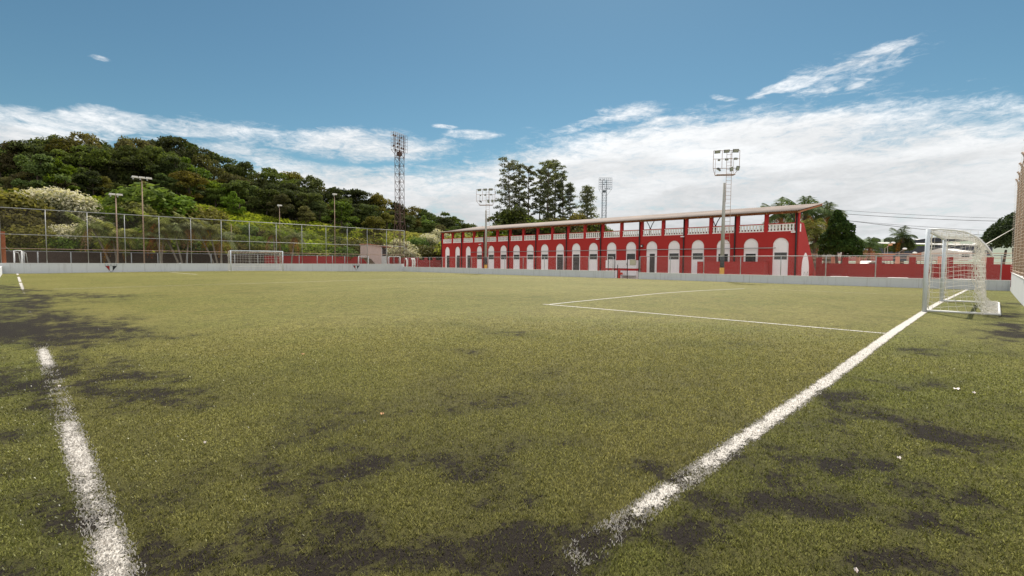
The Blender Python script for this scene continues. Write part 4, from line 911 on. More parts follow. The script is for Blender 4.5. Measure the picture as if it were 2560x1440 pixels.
# pink booth
x0, x1, x2 = ux(913, 66), ux(947, 66), ux(961.5, 66); bo = empty('booth', (x1, 66, -.2), 'small pink rendered booth with an overhanging sloped underside, right of the far goal', 'booth')
MB().prism([(x0, 1.75), (x0 + .5, 1.62), (x0 + 1.1, 1.0), (x1 - .02, .1), (x1 - .02, 3.62), (x0, 3.72)], 'y', 65.2, 67.4).build('front_panel', M['booth'], bo)
MB().box(x1, x2, 65.25, 67.35, -.2, 2.05).build('side_wall', M['booth_white'], bo)
MB().box(x1, x1 + .12, 65.22, 67.36, 2.051, 3.35).build('corner_post', M['booth_white'], bo); MB().box(x2 - .12, x2, 65.22, 67.36, 2.051, 3.35).build('corner_post', M['booth_white'], bo)
MB().box(x1 + .13, x2 - .13, 65.4, 67.2, 2.052, 3.1).build('window', M['window'], bo)
MB().prism([(x0 - .1, 3.73), (x0 - .1, 3.83), (x2 + .6, 3.45), (x2 + .6, 3.36)], 'y', 65.0, 67.6).build('roof', M['roof_red'], bo)

# ------------------------------------------------------------------ right background
tw = MB(); XR = 50.0
ya_ = 11.0
tw.box(XR, XR + .25, -14, ya_, -.5, 1.37)
for u in (2047, 2113, 2196.5, 2281, 2374, 2475, 2590): y = float(on_x(u, 650, XR)[1]); tw.box(XR - .03, XR + .28, y - .2, y + .2, -.49, 1.89)
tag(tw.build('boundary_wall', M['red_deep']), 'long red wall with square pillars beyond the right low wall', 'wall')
rr_ = empty('road_fence', (58, 2, -.3), 'grey pipe railing with salmon posts behind the red pillared wall', 'fence')
for z in (1.5, 1.9, 2.3): MB().tube([(58, -14, z), (58, 16, z)], .03, 4).build('rail', M['galv_rust'], rr_)
for u in (2083, 2145, 2244, 2350, 2460): y = float(on_x(u, 650, 58)[1]); MB().box(57.85, 58.15, y - .15, y + .15, -.3, 2.05).build('post', M['salmon'], rr_)
def house(u0, u1, vt, vb, D, dep, wall, roof, lab, rise=.25, name='house', cat='house', group=None, win=True, kind='gable'):
    a = at(u0, 650, D); c = at(u1, 650, D); zt = float(at((u0 + u1) / 2, vt, D)[2]); zb = float(at((u0 + u1) / 2, vb, D)[2])
    ang_ = math.atan2(c[1] - a[1], c[0] - a[0]); L = math.hypot(c[0] - a[0], c[1] - a[1]); h = (zt - zb)
    g = empty(name, (float(a[0]), float(a[1]), zb), lab, cat, group, ang_)
    def ob(mb, nm, mt, par):
        me_par = par; o = bpy.data.objects.new(nm, None)
        me = bpy.data.meshes.new(nm); me.from_pydata(mb.v, [], mb.f); me.materials.append(M[mt]); o = bpy.data.objects.new(nm, me); link(o); o.parent = par; return o
    he = h * (1 - rise)
    w = ob(MB().box(0, L, 0, dep, 0, he), 'wall', wall, g); o = L * .04
    if kind == 'gable': ob(MB().prism([(-o, he), (dep / 2, h), (dep + o, he)], 'x', -o, L + o), 'roof', roof, g)
    elif kind == 'shed': ob(MB().prism([(-o, he), (dep + o, h), (dep + o, h + .1), (-o, he + .15)], 'x', -o, L + o), 'roof', roof, g)
    if win:
        n = max(1, int(L / 3.5))
        for k in range(n): xx = L * (k + .5) / n; ob(MB().box(xx - .5, xx + .5, -.03, .02, he * .35, he * .7), 'window', 'window', g)
    return g
house(2052, 2128, 608, 642, 60, 6, 'house_w', 'roof_white', 'white low building between grandstand end and round tree', .3)
house(2128, 2187, 613, 652, 75, 8, 'pinkwall', 'paleblue', 'pink rendered building right of the round tree, pale sloping roof', .36, kind='shed')
house(2210, 2345, 632, 652, 85, 10, 'roof_dark', 'roof_dark', 'long dark shed with a low roof behind the pillared wall', .3, 'shed', 'shed', win=False, kind='shed')
house(2150, 2232, 632, 652, 80, 6, 'pinkwall', 'roof_red', 'low pinkish wall building with rusty roof behind the pillared wall', .25, win=False, kind='shed')
house(2343, 2480, 594, 640, 95, 26, 'roof_dark', 'roof_white', 'large hall with a bright pale roof seen through the near goal', .42, 'hall', 'building', win=False, kind='shed')
house(2365, 2420, 628, 652, 70, 7, 'house_p', 'roof_red', 'small house with orange tiled roof seen through the near goal', .4)
house(2396, 2430, 620, 650, 66, 6, 'house_w', 'roof_white', 'cream flat-topped house beside the orange roof, behind the near goal net', .3)
house(2436, 2476, 586, 600, 130, 20, 'roof_dark', 'roof_dark', 'dark ridge roof just above the large pale hall', .5, win=False)
# parked car glimpsed over the wall
c_ = at(2184, 652, 64); cg = empty('parked_car', (float(c_[0]), float(c_[1]), .3), 'white car glimpsed above the red pillared wall, left of the near goal', 'car', rz=rad(-40))
def lob(mb, nm, mt, par):
    me = bpy.data.meshes.new(nm); me.from_pydata(mb.v, [], mb.f); me.materials.append(M[mt]); o = link(bpy.data.objects.new(nm, me)); o.parent = par; return o
lob(MB().prism([(-2, .35), (2, .35), (2.05, .8), (1.3, .95), (.6, 1.42), (-1.0, 1.45), (-1.8, 1.0), (-2.05, .9)], 'y', -.8, .8), 'body', 'white', cg)
lob(MB().prism([(.62, 1.36), (1.2, .96), (-1.55, 1.0), (-.95, 1.38)], 'y', -.815, .815), 'side_window', 'window', cg)
for a_ in (-1.3, 1.3):
    for b_ in (-.78, .78):
        wh = lob(MB().tube([(a_, b_ - .1, .33), (a_, b_ + .1, .33)], .33, 14), 'wheel', 'black', cg)
# street lamps
for u, v, c, lab in ((2226, 612, 'leaf_dry', 'orange globe street lamp left of the bushy palm'), (2262, 622, 'white', 'white street lamp below the bushy palm'), (2233, 607, 'white', 'tiny white lamp beside the orange globe lamp'), (2287, 632, 'white', 'white street lamp right of the bushy palm, lower pair'), (2299, 637, 'white', 'lowest white street lamp, nearest to the goal post'), (2181, 637, 'white', 'white street lamp over the pink building')):
    p = at(u, v, 80); g = empty('street_lamp', (float(p[0]), float(p[1]), -.5), lab, 'street lamp', 'street lamps beyond the red pillared wall')
    q = p + np.array([.5, .5, 0]) * 1.6
    MB().tube([(q[0], q[1], -.5), (q[0], q[1], p[2] - .5), (p[0], p[1], p[2])], .05, 5).build('pole', M['galv'], g); MB().sphere(tuple(p), .26, 8, 6, (1.2, 1.2, .6)).build('lamp_head', M[c], g, True)
# overhead wires
for (u0, v0), (u1, v1), lab in (((2060, 522), (2700, 549), 'uppermost thin overhead wire right of the palms'), ((2060, 531), (2700, 556), 'second overhead wire, dark, right of the round tree'), ((2060, 546), (2700, 585), 'third overhead wire, faint, right of the round tree'), ((2040, 541), (2700, 607), 'lowest overhead wire, passing behind the near goal post')):
    a = at(u0, v0, 78); c = at(u1, v1, 70); pts = [tuple(a + (c - a) * t + np.array([0, 0, -4 * .35 * t * (1 - t)])) for t in np.linspace(0, 1, 15)]
    tag(MB().tube(pts, .022 if 'faint' in lab or 'thin' in lab else .034, 4).build('overhead_wire', M['cable']), lab, 'cable', 'overhead wires on the right')
# distant town
rg = random.Random(21); k = 0
HM = [('house_w', 'roof_red'), ('house_p', 'roof_red'), ('house_b', 'roof_white'), ('house_w', 'roof_white'), ('house_p', 'house_p')]
spots = [(2120 + i * 9.5 + rg.uniform(-3, 3), rg.uniform(600, 614) + (i % 3) * 4) for i in range(34)]
for (u, v) in spots:
    if not 2125 < u < 2450: continue
    D = float(np.interp(v, [600, 622], [845, 640])); w_ = rg.uniform(8, 17); mm = HM[rg.randrange(5)]
    tl_ = {'house_w': 'white', 'house_p': 'pinkish', 'house_b': 'blue green'}[mm[0]]
    house(u, u + w_, v - 3.2, v + 3.5, D, 9, mm[0], mm[1], tl_ + ' walled house on the distant hill', .35, group='houses on the distant hill', win=False)
# litter
for (u, v), s_, lab, mt in (((2393, 976), .055, 'pinkish white scrap of paper on turf, right foreground', 'litter'), ((2435, 986), .022, 'small white scrap on turf beside the paper scrap', 'litter'), ((2248, 1151), .020, 'thin white stick of litter on turf, right foreground', 'litter'), ((955, 1039), .022, 'curled dry orange leaf on turf, centre foreground', 'leaf_dry'), ((512, 1112), .010, 'tiny white fleck on turf, left of centre', 'litter'), ((757, 888), .028, 'small dry orange leaf lying left of centre', 'leaf_dry'), ((2140, 1436), .012, 'pale crumb of litter at the bottom edge, right', 'litter'), ((148, 969), .018, 'white scrap lying on the dark stretch of left line', 'litter')):
    p = gnd(u, v); z = float(p[2]) + .016; s_ *= .7; m = MB(); n = 6; rg2 = random.Random(int(u))
    pts = [(p[0] + s_ * (k / n * 2 - 1) * .75, p[1] - s_ * (k / n * 2 - 1) * .65, z + .006 * math.sin(k * 1.7)) for k in range(n + 1)]
    wv = [s_ * .16 * (1 + .8 * math.sin(k * 1.1 + u)) + .003 for k in range(n + 1)]
    for k in range(n): m.quad((pts[k][0] - wv[k], pts[k][1] - wv[k], pts[k][2]), (pts[k+1][0] - wv[k+1], pts[k+1][1] - wv[k+1], pts[k+1][2]), (pts[k+1][0] + wv[k+1], pts[k+1][1] + wv[k+1], pts[k+1][2] + .006), (pts[k][0] + wv[k], pts[k][1] + wv[k], pts[k][2] + .006))
    tag(m.build('dry_leaf' if mt == 'leaf_dry' else 'litter_scrap', M[mt], fix=False), lab, 'leaf' if mt == 'leaf_dry' else 'litter')
#@@SPLIT2@@
# ------------------------------------------------------------------ foliage builders
def leaf_cloud(lobes, n, size, seed, up=.25, shell=.55, gap=.0, droop=0.0):
    """leaf-clump quads scattered through the shells of the lobes; returns arrays"""
    r = np.random.RandomState(seed); lobes = np.array(lobes, float)
    w = (lobes[:, 3] * lobes[:, 4] * lobes[:, 5]) ** (2 / 3.); k = r.choice(len(lobes), n, p=w / w.sum()); L = lobes[k]
    d = r.normal(size=(n, 3)); d /= np.linalg.norm(d, axis=1)[:, None]; d[:, 2] = np.where(d[:, 2] < -.35, -d[:, 2] * .6, d[:, 2])
    rr = shell + (1.04 - shell) * r.rand(n) ** .6
    # sub-clumping: snap towards random clump centres on the lobe
    lump = .5 + .5 * np.sin(d[:, 0] * 7 + k * 1.7) * np.sin(d[:, 1] * 8 + k * .9) * np.sin(d[:, 2] * 6 + k); rr = rr * (.86 + .20 * lump)
    P = L[:, :3] + d * rr[:, None] * L[:, 3:6]
    nrm = d + r.normal(size=(n, 3)) * .75; nrm[:, 2] += up; nrm /= np.linalg.norm(nrm, axis=1)[:, None]
    a = np.cross(nrm, r.normal(size=(n, 3))); a /= np.linalg.norm(a, axis=1)[:, None] + 1e-9; b = np.cross(nrm, a)
    s = size * (.55 + .9 * r.rand(n))[:, None]
    q = np.stack([P - a * s - b * s * .25, P + b * s * .55, P + a * s + b * s * .15, P - b * s * .6 - np.array([0, 0, droop]) * s], 1)
    tone = np.clip(.15 + .55 * r.rand(n) + .35 * (lump - .5), 0, 1)
    return q.reshape(-1, 3), np.repeat(tone, 4), np.repeat(d[:, 2] * .5 + .5 * (.3 + r.rand(n) * .6), 4)
def leaf_mesh(name, q, tone, tip, mat):
    return np_mesh(name, q, np.arange(len(q)).reshape(-1, 4), M[mat], {'tone': ('FLOAT', tone), 'tip': ('FLOAT', tip)})
def trunk_mesh(name, H, r0, lobes, mat='bark', seed=0, lean=(0, 0), base=0.0):
    m = MB(); rg = random.Random(seed); n = 6; top = .62 * H
    pts = [(lean[0] * t * t + .05 * H * .1 * math.sin(t * 5 + seed), lean[1] * t * t, base + top * t) for t in [i / n for i in range(n + 1)]]
    m.tube(pts, [r0 * (1 - .55 * i / n) for i in range(n + 1)], 7)
    for l in lobes[:7]:
        s = pts[rg.randrange(2, n)]; e = (l[0], l[1], l[2]); mid = tuple(s[i] * .5 + e[i] * .5 - (0 if i < 2 else -.03 * H) for i in range(3))
        m.tube([s, mid, e], [r0 * .45, r0 * .3, r0 * .1], 5)
    me = bpy.data.meshes.new(name); me.from_pydata(m.v, [], m.f); me.materials.append(M[mat]); me.polygons.foreach_set('use_smooth', [True] * len(me.polygons)); return me
def broadleaf_lobes(seed, H=10., spread=.36, crown0=.38, n=13, flat=1.0):
    n = int(n * 1.9); crown0 *= .62; spread *= 1.12
    r = random.Random(seed); L = []
    for i in range(n):
        t = r.random() ** .8; z = H * (crown0 + (0.90 - crown0) * t); R = H * spread * math.sin(math.pi * (.18 + .66 * t)) * .80
        a = r.random() * 6.283; q = R * math.sqrt(r.random()); s = H * (.060 + .075 * r.random() ** 1.5)
        L.append((q * math.cos(a), q * math.sin(a), z, s * 1.25, s * 1.25, s * 1.0 * flat))
    L.append((0, 0, H * .66, H * spread * .48, H * spread * .48, H * .17)); L.append((H * .03, 0, H * .89, H * .09, H * .09, H * .075)); return L
PROTO = {}
def tree_proto(kind, lobes, n, size, mat, seed, r0, H=10., trunk=True, tmat='bark', **kw):
    q, tone, tip = leaf_cloud(lobes, n, size, seed, **kw)
    PROTO.setdefault(kind, []).append((leaf_mesh('crown', q, tone, tip, mat), trunk_mesh('trunk', H, r0, lobes, tmat, seed) if trunk else None))
for s in range(5): tree_proto('dark', broadleaf_lobes(s, spread=.36 + .04 * (s % 3)), 5200, .20, 'f_dark', s, .22)
for s in range(3): tree_proto('umbrella', broadleaf_lobes(30 + s, spread=.50, crown0=.5, n=16, flat=.7), 6500, .18, 'f_dark', 40 + s, .24)
for s in range(4): tree_proto('olive', broadleaf_lobes(50 + s, spread=.38, crown0=.3), 4800, .20, 'f_olive', 60 + s, .20)
for s in range(3): tree_proto('mid', broadleaf_lobes(70 + s, spread=.42, crown0=.22, n=12), 4200, .24, 'f_mid', 80 + s, .20)
for s in range(2): tree_proto('sparse', broadleaf_lobes(90 + s, spread=.34, crown0=.42, n=9), 2300, .21, 'f_olive', 95 + s, .16)
def bush_lobes(seed, n=9):
    r = random.Random(seed); L = [(0, 0, 4.2, 4.4, 4.4, 4.2)]
    for i in range(n): a = r.random() * 6.283; q = 3.6 * math.sqrt(r.random()); s = 1.9 + 1.4 * r.random(); L.append((q * math.cos(a), q * math.sin(a), 3 + 4.6 * r.random() * (1 - q / 7), s * 1.1, s * 1.1, s))
    return L
for s in range(3): tree_proto('bush', bush_lobes(110 + s), 2600, .42, 'f_mid', 120 + s, .22, trunk=True, shell=.75)
for s in range(3): tree_proto('bright', bush_lobes(130 + s), 2600, .40, 'f_bright', 140 + s, .22, shell=.75)
for s in range(2): tree_proto('yellow', bush_lobes(150 + s), 2400, .40, 'f_yellow', 155 + s, .22, shell=.75)
for s in range(3): tree_proto('pale', bush_lobes(170 + s, 13), 6500, .26, 'f_pale', 175 + s, .25, shell=.78, up=.5)
for s in range(2): tree_proto('obush', bush_lobes(190 + s), 3000, .36, 'f_olive', 195 + s, .22, shell=.7)
CNT = {}
def plant(kind, x, y, z, H, name, label, cat, group=None, var=None, wide=1.0):
    pr = PROTO[kind]; i = CNT.get(kind, 0) if var is None else var; CNT[kind] = CNT.get(kind, 0) + 1; cm, tm = pr[i % len(pr)]
    g = empty(name, (x, y, z), label, cat, group, R_.random() * 6.28); s = H / 10.; g.scale = (s * wide, s * wide, s)
    o = link(bpy.data.objects.new('crown', cm)); o.parent = g
    if tm: o = link(bpy.data.objects.new('trunk', tm)); o.parent = g
    return g
# skyline of the wood: (u, v) read along its top
SKY_U = [-40, 0, 30, 60, 100, 130, 160, 190, 212, 225, 245, 265, 300, 325, 350, 385, 430, 475, 500, 520, 560, 600, 640, 680, 735, 755, 780, 805, 835, 870, 905, 950, 985, 1040, 1070, 1110, 1140, 1180]
SKY_V = [360, 368, 384, 356, 348, 345, 340, 352, 334, 330, 342, 362, 357, 350, 344, 346, 337, 352, 370, 387, 390, 402, 428, 425, 426, 440, 440, 465, 464, 472, 474, 490, 500, 514, 525, 528, 546, 562]
def skyv(u): return float(np.interp(u, SKY_U, SKY_V))
def zone(u):
    for lim, s in ((60, 'at far left'), (180, 'above the pale bush'), (290, 'above the two-lamp pole'), (400, 'by the three-lamp pole'), (560, 'left of far goal'), (710, 'behind far goal'), (830, 'right of far goal'), (905, 'behind the dark pole'), (980, 'left of lattice tower'), (1060, 'right of lattice tower')):
        if u < lim: return s
    return 'at the low right end'
def wood_tree(u, y, vtop, kind, row, wide=1.0, minH=3.0):
    t = on_y(u, 600, y); x = float(t[0]); z = float(hill(x, y)) - .3; H = (zrow(x, y, vtop) - z) / .965
    if H < minH: return
    kd = {'dark': 'dense dark tree', 'umbrella': 'broad-crowned dark tree', 'olive': 'olive-brown tree', 'mid': 'leafy green tree', 'sparse': 'thin open tree'}[kind]
    rw = {3: 'on the skyline', 2: 'in mid wood', 1: 'at the wood front'}[row]
    plant(kind, x, y, z, H, 'broadleaf_tree', kd + ' ' + rw + ', ' + zone(u), 'tree', 'trees of the wood on the hill', wide=wide * min(1.15, max(.82, 10 / H)))
rg = random.Random(77)
for u, v, k in ((8, 366, 'dark'), (60, 358, 'olive'), (105, 348, 'dark'), (150, 341, 'dark'), (190, 352, 'olive'), (226, 329, 'sparse'), (262, 362, 'dark'), (300, 356, 'dark'), (345, 343, 'olive'), (392, 346, 'umbrella'), (435, 336, 'umbrella'), (478, 352, 'umbrella'), (520, 384, 'sparse'), (566, 388, 'umbrella'), (604, 403, 'dark'), (645, 430, 'olive'), (690, 421, 'umbrella'), (732, 432, 'olive'), (772, 436, 'dark'), (808, 463, 'sparse'), (835, 464, 'umbrella'), (872, 472, 'dark'), (908, 474, 'umbrella'), (950, 487, 'olive'), (990, 502, 'dark'), (1030, 512, 'sparse'), (1062, 522, 'umbrella'), (1106, 527, 'umbrella'), (1140, 543, 'umbrella'), (1172, 556, 'dark')):
    wood_tree(u, 122 + rg.uniform(-6, 6), v + 2, k, 3, 1.0 + (.15 if k == 'umbrella' else 0))
u = -10
while u < 1175:
    wood_tree(u, 110 + rg.uniform(-3, 3), skyv(u) + rg.uniform(25, 80) * (1 - u / 2200), rg.choice(['dark', 'mid', 'olive', 'umbrella', 'olive', 'dark']), 2, .95); u += rg.uniform(28, 42) * (1 - u / 3200)
u = 0
while u < 1165:
    lo = float(np.interp(u, [0, 300, 640, 900, 1180], [500, 500, 520, 560, 600])); s_ = skyv(u); 
    wood_tree(u, 100 + rg.uniform(-3, 2), s_ + (lo - s_) * rg.uniform(.35, .80), rg.choice(['dark', 'olive', 'dark', 'mid', 'dark']), 1, .95, 2.5); u += rg.uniform(26, 44) * (1 - u / 3000)
for u, v, y, k, lab, wd_ in ((100, 390, 96, 'mid', 'mid green round tree standing forward at the upper left', 1.2), (585, 478, 92, 'mid', 'fresh green tree standing forward of the wood, left of the far goal pole', 1.1), (855, 505, 90, 'mid', 'grey-green rounded tree behind the thin dark pole', 1.2), (935, 540, 88, 'olive', 'grey-green low tree just left of the lattice tower', 1.3), (765, 518, 93, 'olive', 'olive bushy tree in front of the wood, right of the far goal', 1.1), (700, 488, 94, 'olive', 'pale olive tree behind the one-lamp pole', 1.0)):
    x = float(on_y(u, 600, y)[0]); z = float(hill(x, y)) - .2; plant(k, x, y, z, (zrow(x, y, v) - z) / .96, 'broadleaf_tree', lab, 'tree', wide=wd_)
def shrub(kind, u, y, v, lab, wide=1.0, name='shrub', cat='bush', group=None, z=None):
    x = float(on_y(u, 600, y)[0]); z = (float(hill(x, y)) - .3) if z is None else z; H = max(.8, (zrow(x, y, v) - z)); plant(kind, x, y, z, H, name, lab, cat, group, wide=wide)
# named bushes
for kind, u, y, v, lab, wd_ in (
 ('pale', 95, 84, 452, 'largest cream-flowering bush on the slope at the left', 1.05), ('pale', 145, 82, 445, 'cream-flowering bush beside the largest one, right part', 1.1), ('pale', 205, 80, 482, 'cream-flowering bush sloping down to the right, upper left slope', 1.1), ('pale', 245, 79, 508, 'low end of the cream-flowering bushes, right of them', 1.2),
 ('obush', 45, 76, 500, 'olive feathery bush at the left edge behind the fence', 1.0), ('obush', 80, 73.5, 545, 'olive drooping bush touching the stone wall at the far left', 1.2), ('pale', 185, 74, 542, 'cream and green bush behind the third fence post from the left', 1.0), ('obush', 12, 80, 440, 'brownish bush at the left picture edge, above the fence', 1.2),
 ('bush', 370, 86, 452, 'bright green layered bush behind the three-lamp pole', 1.5), ('bush', 430, 84, 470, 'leafy green bush right of the three-lamp pole', 1.4), ('obush', 480, 83, 492, 'green bush, lower right of the layered ones', 1.3), ('bright', 330, 82, 490, 'bright green low bush left of the three-lamp pole', 1.4), ('bush', 290, 80, 500, 'green bush behind the two-lamp pole', 1.3),
 ('pale', 738, 74, 608, 'white-flowering bush behind the red wall, right of the far goal', 1.0), ('pale', 765, 73.5, 620, 'small white-flowering bush beside it on the red wall', 1.2), ('pale', 962, 73, 598, 'white-flowering bush left of the lattice tower foot', 1.0), ('pale', 1002, 76, 590, 'white-flowering bush behind the lattice tower foot', 1.0), ('pale', 1020, 73.5, 610, 'white-flowering bush right of the lattice tower foot', 1.0),
 ('pale', 1075, 82, 572, 'tall cream-flowering tree touching the left end of the grandstand', .9), ('pale', 1100, 84, 566, 'cream-flowering tree behind the left roof corner of the grandstand', .9), ('obush', 1092, 76, 600, 'dark olive bush at the left end of the grandstand', 1.0), ('bush', 1045, 80, 585, 'dark green round bush in the yellow slope, right of the tower', .8),
 ('bush', 700, 78, 560, 'green bush behind the one-lamp pole', 1.1), ('obush', 880, 74.5, 585, 'dark olive bush left above the pink booth', 1.1), ('obush', 920, 77, 575, 'olive bush above the pink booth', 1.2)):
    shrub(kind, u, y, v, lab, wd_)
# line of shrubs behind the stone wall and on the slope
k = 0
for row, (y, vo, kinds, us, st_) in enumerate(((73, lambda u: np.interp(u, [100, 500, 660, 900, 1000], [585, 590, 600, 612, 625]), ['bush', 'obush', 'bush', 'bright', 'bush'], range(110, 1000, 27), 6), (76.5, lambda u: np.interp(u, [100, 500, 700, 1090], [560, 565, 580, 608]), ['obush', 'bush', 'bright', 'bush'], range(120, 1085, 33), 8), (82, lambda u: np.interp(u, [250, 500, 700, 1090], [530, 545, 565, 603]), ['bush', 'bright', 'obush', 'bright', 'yellow'], range(250, 1095, 36), 7))):
    for u in us:
        v = float(vo(u)) + rg.uniform(-st_, st_ * 1.5); kd = rg.choice(kinds)
        if u > 830 and row == 2: kd = rg.choice(['yellow', 'bright', 'yellow'])
        nm = {'bush': 'mid green', 'obush': 'olive brown', 'bright': 'bright green', 'yellow': 'yellow-green'}[kd]
        shrub(kd, u + rg.uniform(-8, 8), y + rg.uniform(-1, 1), v, nm + ' shrub ' + ['low behind the wall', 'halfway up the slope', 'high on the slope'][row] + ', ' + zone(u), 1.35, group='shrubs on the slope')
# undergrowth cover on the whole slope
n = 60000; gx_ = NR.uniform(-20, 150, n); gy_ = 71 + 26.5 * NR.rand(n); gz_ = hill(gx_, gy_) + .15 + .5 * fbm(gx_, gy_, .5, 3)
d = NR.normal(size=(n, 3)); d[:, 2] += 1.0; d /= np.linalg.norm(d, axis=1)[:, None]; a = np.cross(d, NR.normal(size=(n, 3))); a /= np.linalg.norm(a, axis=1)[:, None]; b_ = np.cross(d, a); s = (.25 + .35 * NR.rand(n))[:, None]; P = np.stack([gx_, gy_, gz_], 1)
q = np.stack([P - a * s, P - b_ * s * .6, P + a * s, P + b_ * s * .6], 1).reshape(-1, 3)
yel = sst(gx_, 34, 62) * sst(fbm(gx_, gy_, .10, 8), .30, .5)
fcs = np.arange(len(q)).reshape(-1, 4); pick = NR.rand(n) < yel
for nm, sel, mt, lab in (('undergrowth', ~pick, 'f_bright', 'bright green creepers and undergrowth covering the hillside'), ('dry_grass', pick, 'f_yellow', 'yellow-green tall grass on the slope right of the far goal')):
    qs = q.reshape(-1, 4, 3)[sel].reshape(-1, 3)
    tag(mesh_obj(nm, np_mesh(nm, qs, np.arange(len(qs)).reshape(-1, 4), M[mt], {'tone': ('FLOAT', np.repeat(NR.rand(sel.sum()), 4)), 'tip': ('FLOAT', np.zeros(len(qs)))})), lab, 'undergrowth', kind='stuff')
# far-off wood that shuts the gaps between trunks
n = 26000; gx_ = NR.uniform(-40, 135, n); gy_ = NR.uniform(126, 150, n); hh = np.interp(gx_, [-40, 40, 90, 135], [7.5, 7.5, 4.5, 3]) * NR.rand(n); P = np.stack([gx_, gy_, hill(gx_, gy_) + hh], 1)
d = NR.normal(size=(n, 3)); d /= np.linalg.norm(d, axis=1)[:, None]; a = np.cross(d, NR.normal(size=(n, 3))); a /= np.linalg.norm(a, axis=1)[:, None]; b_ = np.cross(d, a); s = (.4 + .5 * NR.rand(n))[:, None]
q = np.stack([P - a * s, P - b_ * s * .7, P + a * s, P + b_ * s * .7], 1).reshape(-1, 3)
tag(mesh_obj('wood_understorey', np_mesh('wood_understorey', q, np.arange(len(q)).reshape(-1, 4), M['f_dark'], {'tone': ('FLOAT', np.repeat(NR.rand(n) * .5, 4)), 'tip': ('FLOAT', np.zeros(len(q)))})), 'dark mass of leaves deep in the wood behind the skyline trees', 'wood', kind='stuff')

# ------------------------------------------------------------------ palms
def frond(V, T, base, az_, L, rise, droop, seed, wl=.32, n=13):
    r = random.Random(seed); pts = []
    for i in range(n + 1):
        t = i / n; h = L * (t - .15 * t * t) ; z = L * (rise * t - droop * t * t); pts.append(Vector((base[0] + math.cos(az_) * h * (1 - .25 * droop * t), base[1] + math.sin(az_) * h * (1 - .25 * droop * t), base[2] + z)))
    side = Vector((-math.sin(az_), math.cos(az_), 0))
    for i in range(1, n + 1):
        p = pts[i]; tdir = (pts[i] - pts[i - 1]).normalized(); w = L * wl * math.sin(math.pi * min(.97, .12 + .82 * i / n))
        for s_ in (-1, 1):
            for q_ in range(2):
                o = p - tdir * (L / n) * q_ * .5; e = o + side * s_ * w + tdir * w * .5 - Vector((0, 0, w * (.35 + .5 * r.random()))); hw_ = tdir * (L / n) * .22
                V += [tuple(o - hw_), tuple(o + hw_), tuple(e + hw_ * .2), tuple(e - hw_ * .2)]; T += [r.random()] * 4
    for i in range(n): p, q = pts[i], pts[i + 1]; w = side * .03 * L / 3; V += [tuple(p - w), tuple(p + w), tuple(q + w), tuple(q - w)]; T += [.2] * 4
def palm(x, y, z, H, L, lab, nf=16, r0=.28, seed=0, lean=(0, 0), mat='f_palm', group=None, dry=4, tmat='palebark', bulge=False, name='palm_tree', stems=None, white=False, root_z=None):
    g = empty(name, (x, y, z), lab, 'palm', group); r = random.Random(seed)
    for si, (lx, ly, hh) in enumerate(stems or [(lean[0], lean[1], H)]):
        b0 = (x + (si * .25 if stems else 0), y, z); top = (b0[0] + lx, y + ly, z + hh)
        pts = [(b0[0] + lx * t ** 1.3, y + ly * t ** 1.3, z + hh * t) for t in (0, .25, .5, .75, 1)]
        MB().tube(pts, [r0 * 1.15, r0 * (1.25 if bulge else .95), r0 * (1.1 if bulge else .85), r0 * .8, r0 * .6], 10).build('trunk', M[tmat], g, True)
        if white: MB().tube([pts[0], (pts[0][0] * .8 + pts[1][0] * .2, y, z + hh * .2)], [r0 * 1.25, r0 * 1.15], 10).build('painted_base', M['limewash'], g, True)
        V, T = [], []
        for i in range(nf): a_ = i * 2.4 + r.random() * .5; e = .15 + .85 * ((i % 5) / 4.); frond(V, T, (top[0] - x, top[1] - y, top[2] - z), a_, L * (.8 + .3 * r.random()), e * .95, .35 + .55 * (1 - e) + .15 * r.random(), seed * 50 + i)
        c_ = mesh_obj('crown', np_mesh('crown', V, np.arange(len(V)).reshape(-1, 4), M[mat], {'tone': ('FLOAT', T), 'tip': ('FLOAT', [0] * len(T))}), g)
        if dry:
            V, T = [], []
            for i in range(dry): frond(V, T, (top[0] - x, top[1] - y, top[2] - z - .1), i * 1.7 + r.random(), L * .7, -.1, 1.3, seed * 91 + i)
            mesh_obj('dead_fronds', np_mesh('dead_fronds', V, np.arange(len(V)).reshape(-1, 4), M['f_dry'], {'tone': ('FLOAT', T), 'tip': ('FLOAT', [0] * len(T))}), g)
    return g
# clumps of slender palms with whitewashed feet, behind the far wall
for i, (u, vt, st_, lab) in enumerate(((281, 545, [(-1.6, 0, 1), (.5, .3, .9), (-.4, 0, .75)], 'clump of slender leaning palms beside the two-lamp pole'), (452, 535, [(-2.2, 0, 1), (-1.0, 0, .9), (.5, 0, .95)], 'clump of slender leaning palms midway between lamp pole and far goal'), (540, 545, [(-2.2, 0, 1), (-.9, .2, .95), (.2, 0, .8)], 'clump of slender leaning palms just left of the far goal'), (401, 548, [(.5, 0, 1), (-.6, 0, .85)], 'brown-leaved palm pair behind the fifth fence post'), (727, 570, [(.6, 0, 1)], 'slender palm leaning right over the far goal corner'), (690, 565, [(-.3, 0, 1)], 'brown tousled palm behind the far goal'))):
    x = ux(u, 67.4); z = -.2; H = zrow(x, 67.4, vt) - z - 1.0
    palm(x, 67.4, z, H, 2.5, lab, 13, .11, 300 + i, mat='f_arid', group='slender palms behind the far wall', dry=3, stems=[(a, b, c * H) for a, b, c in st_], white=True)
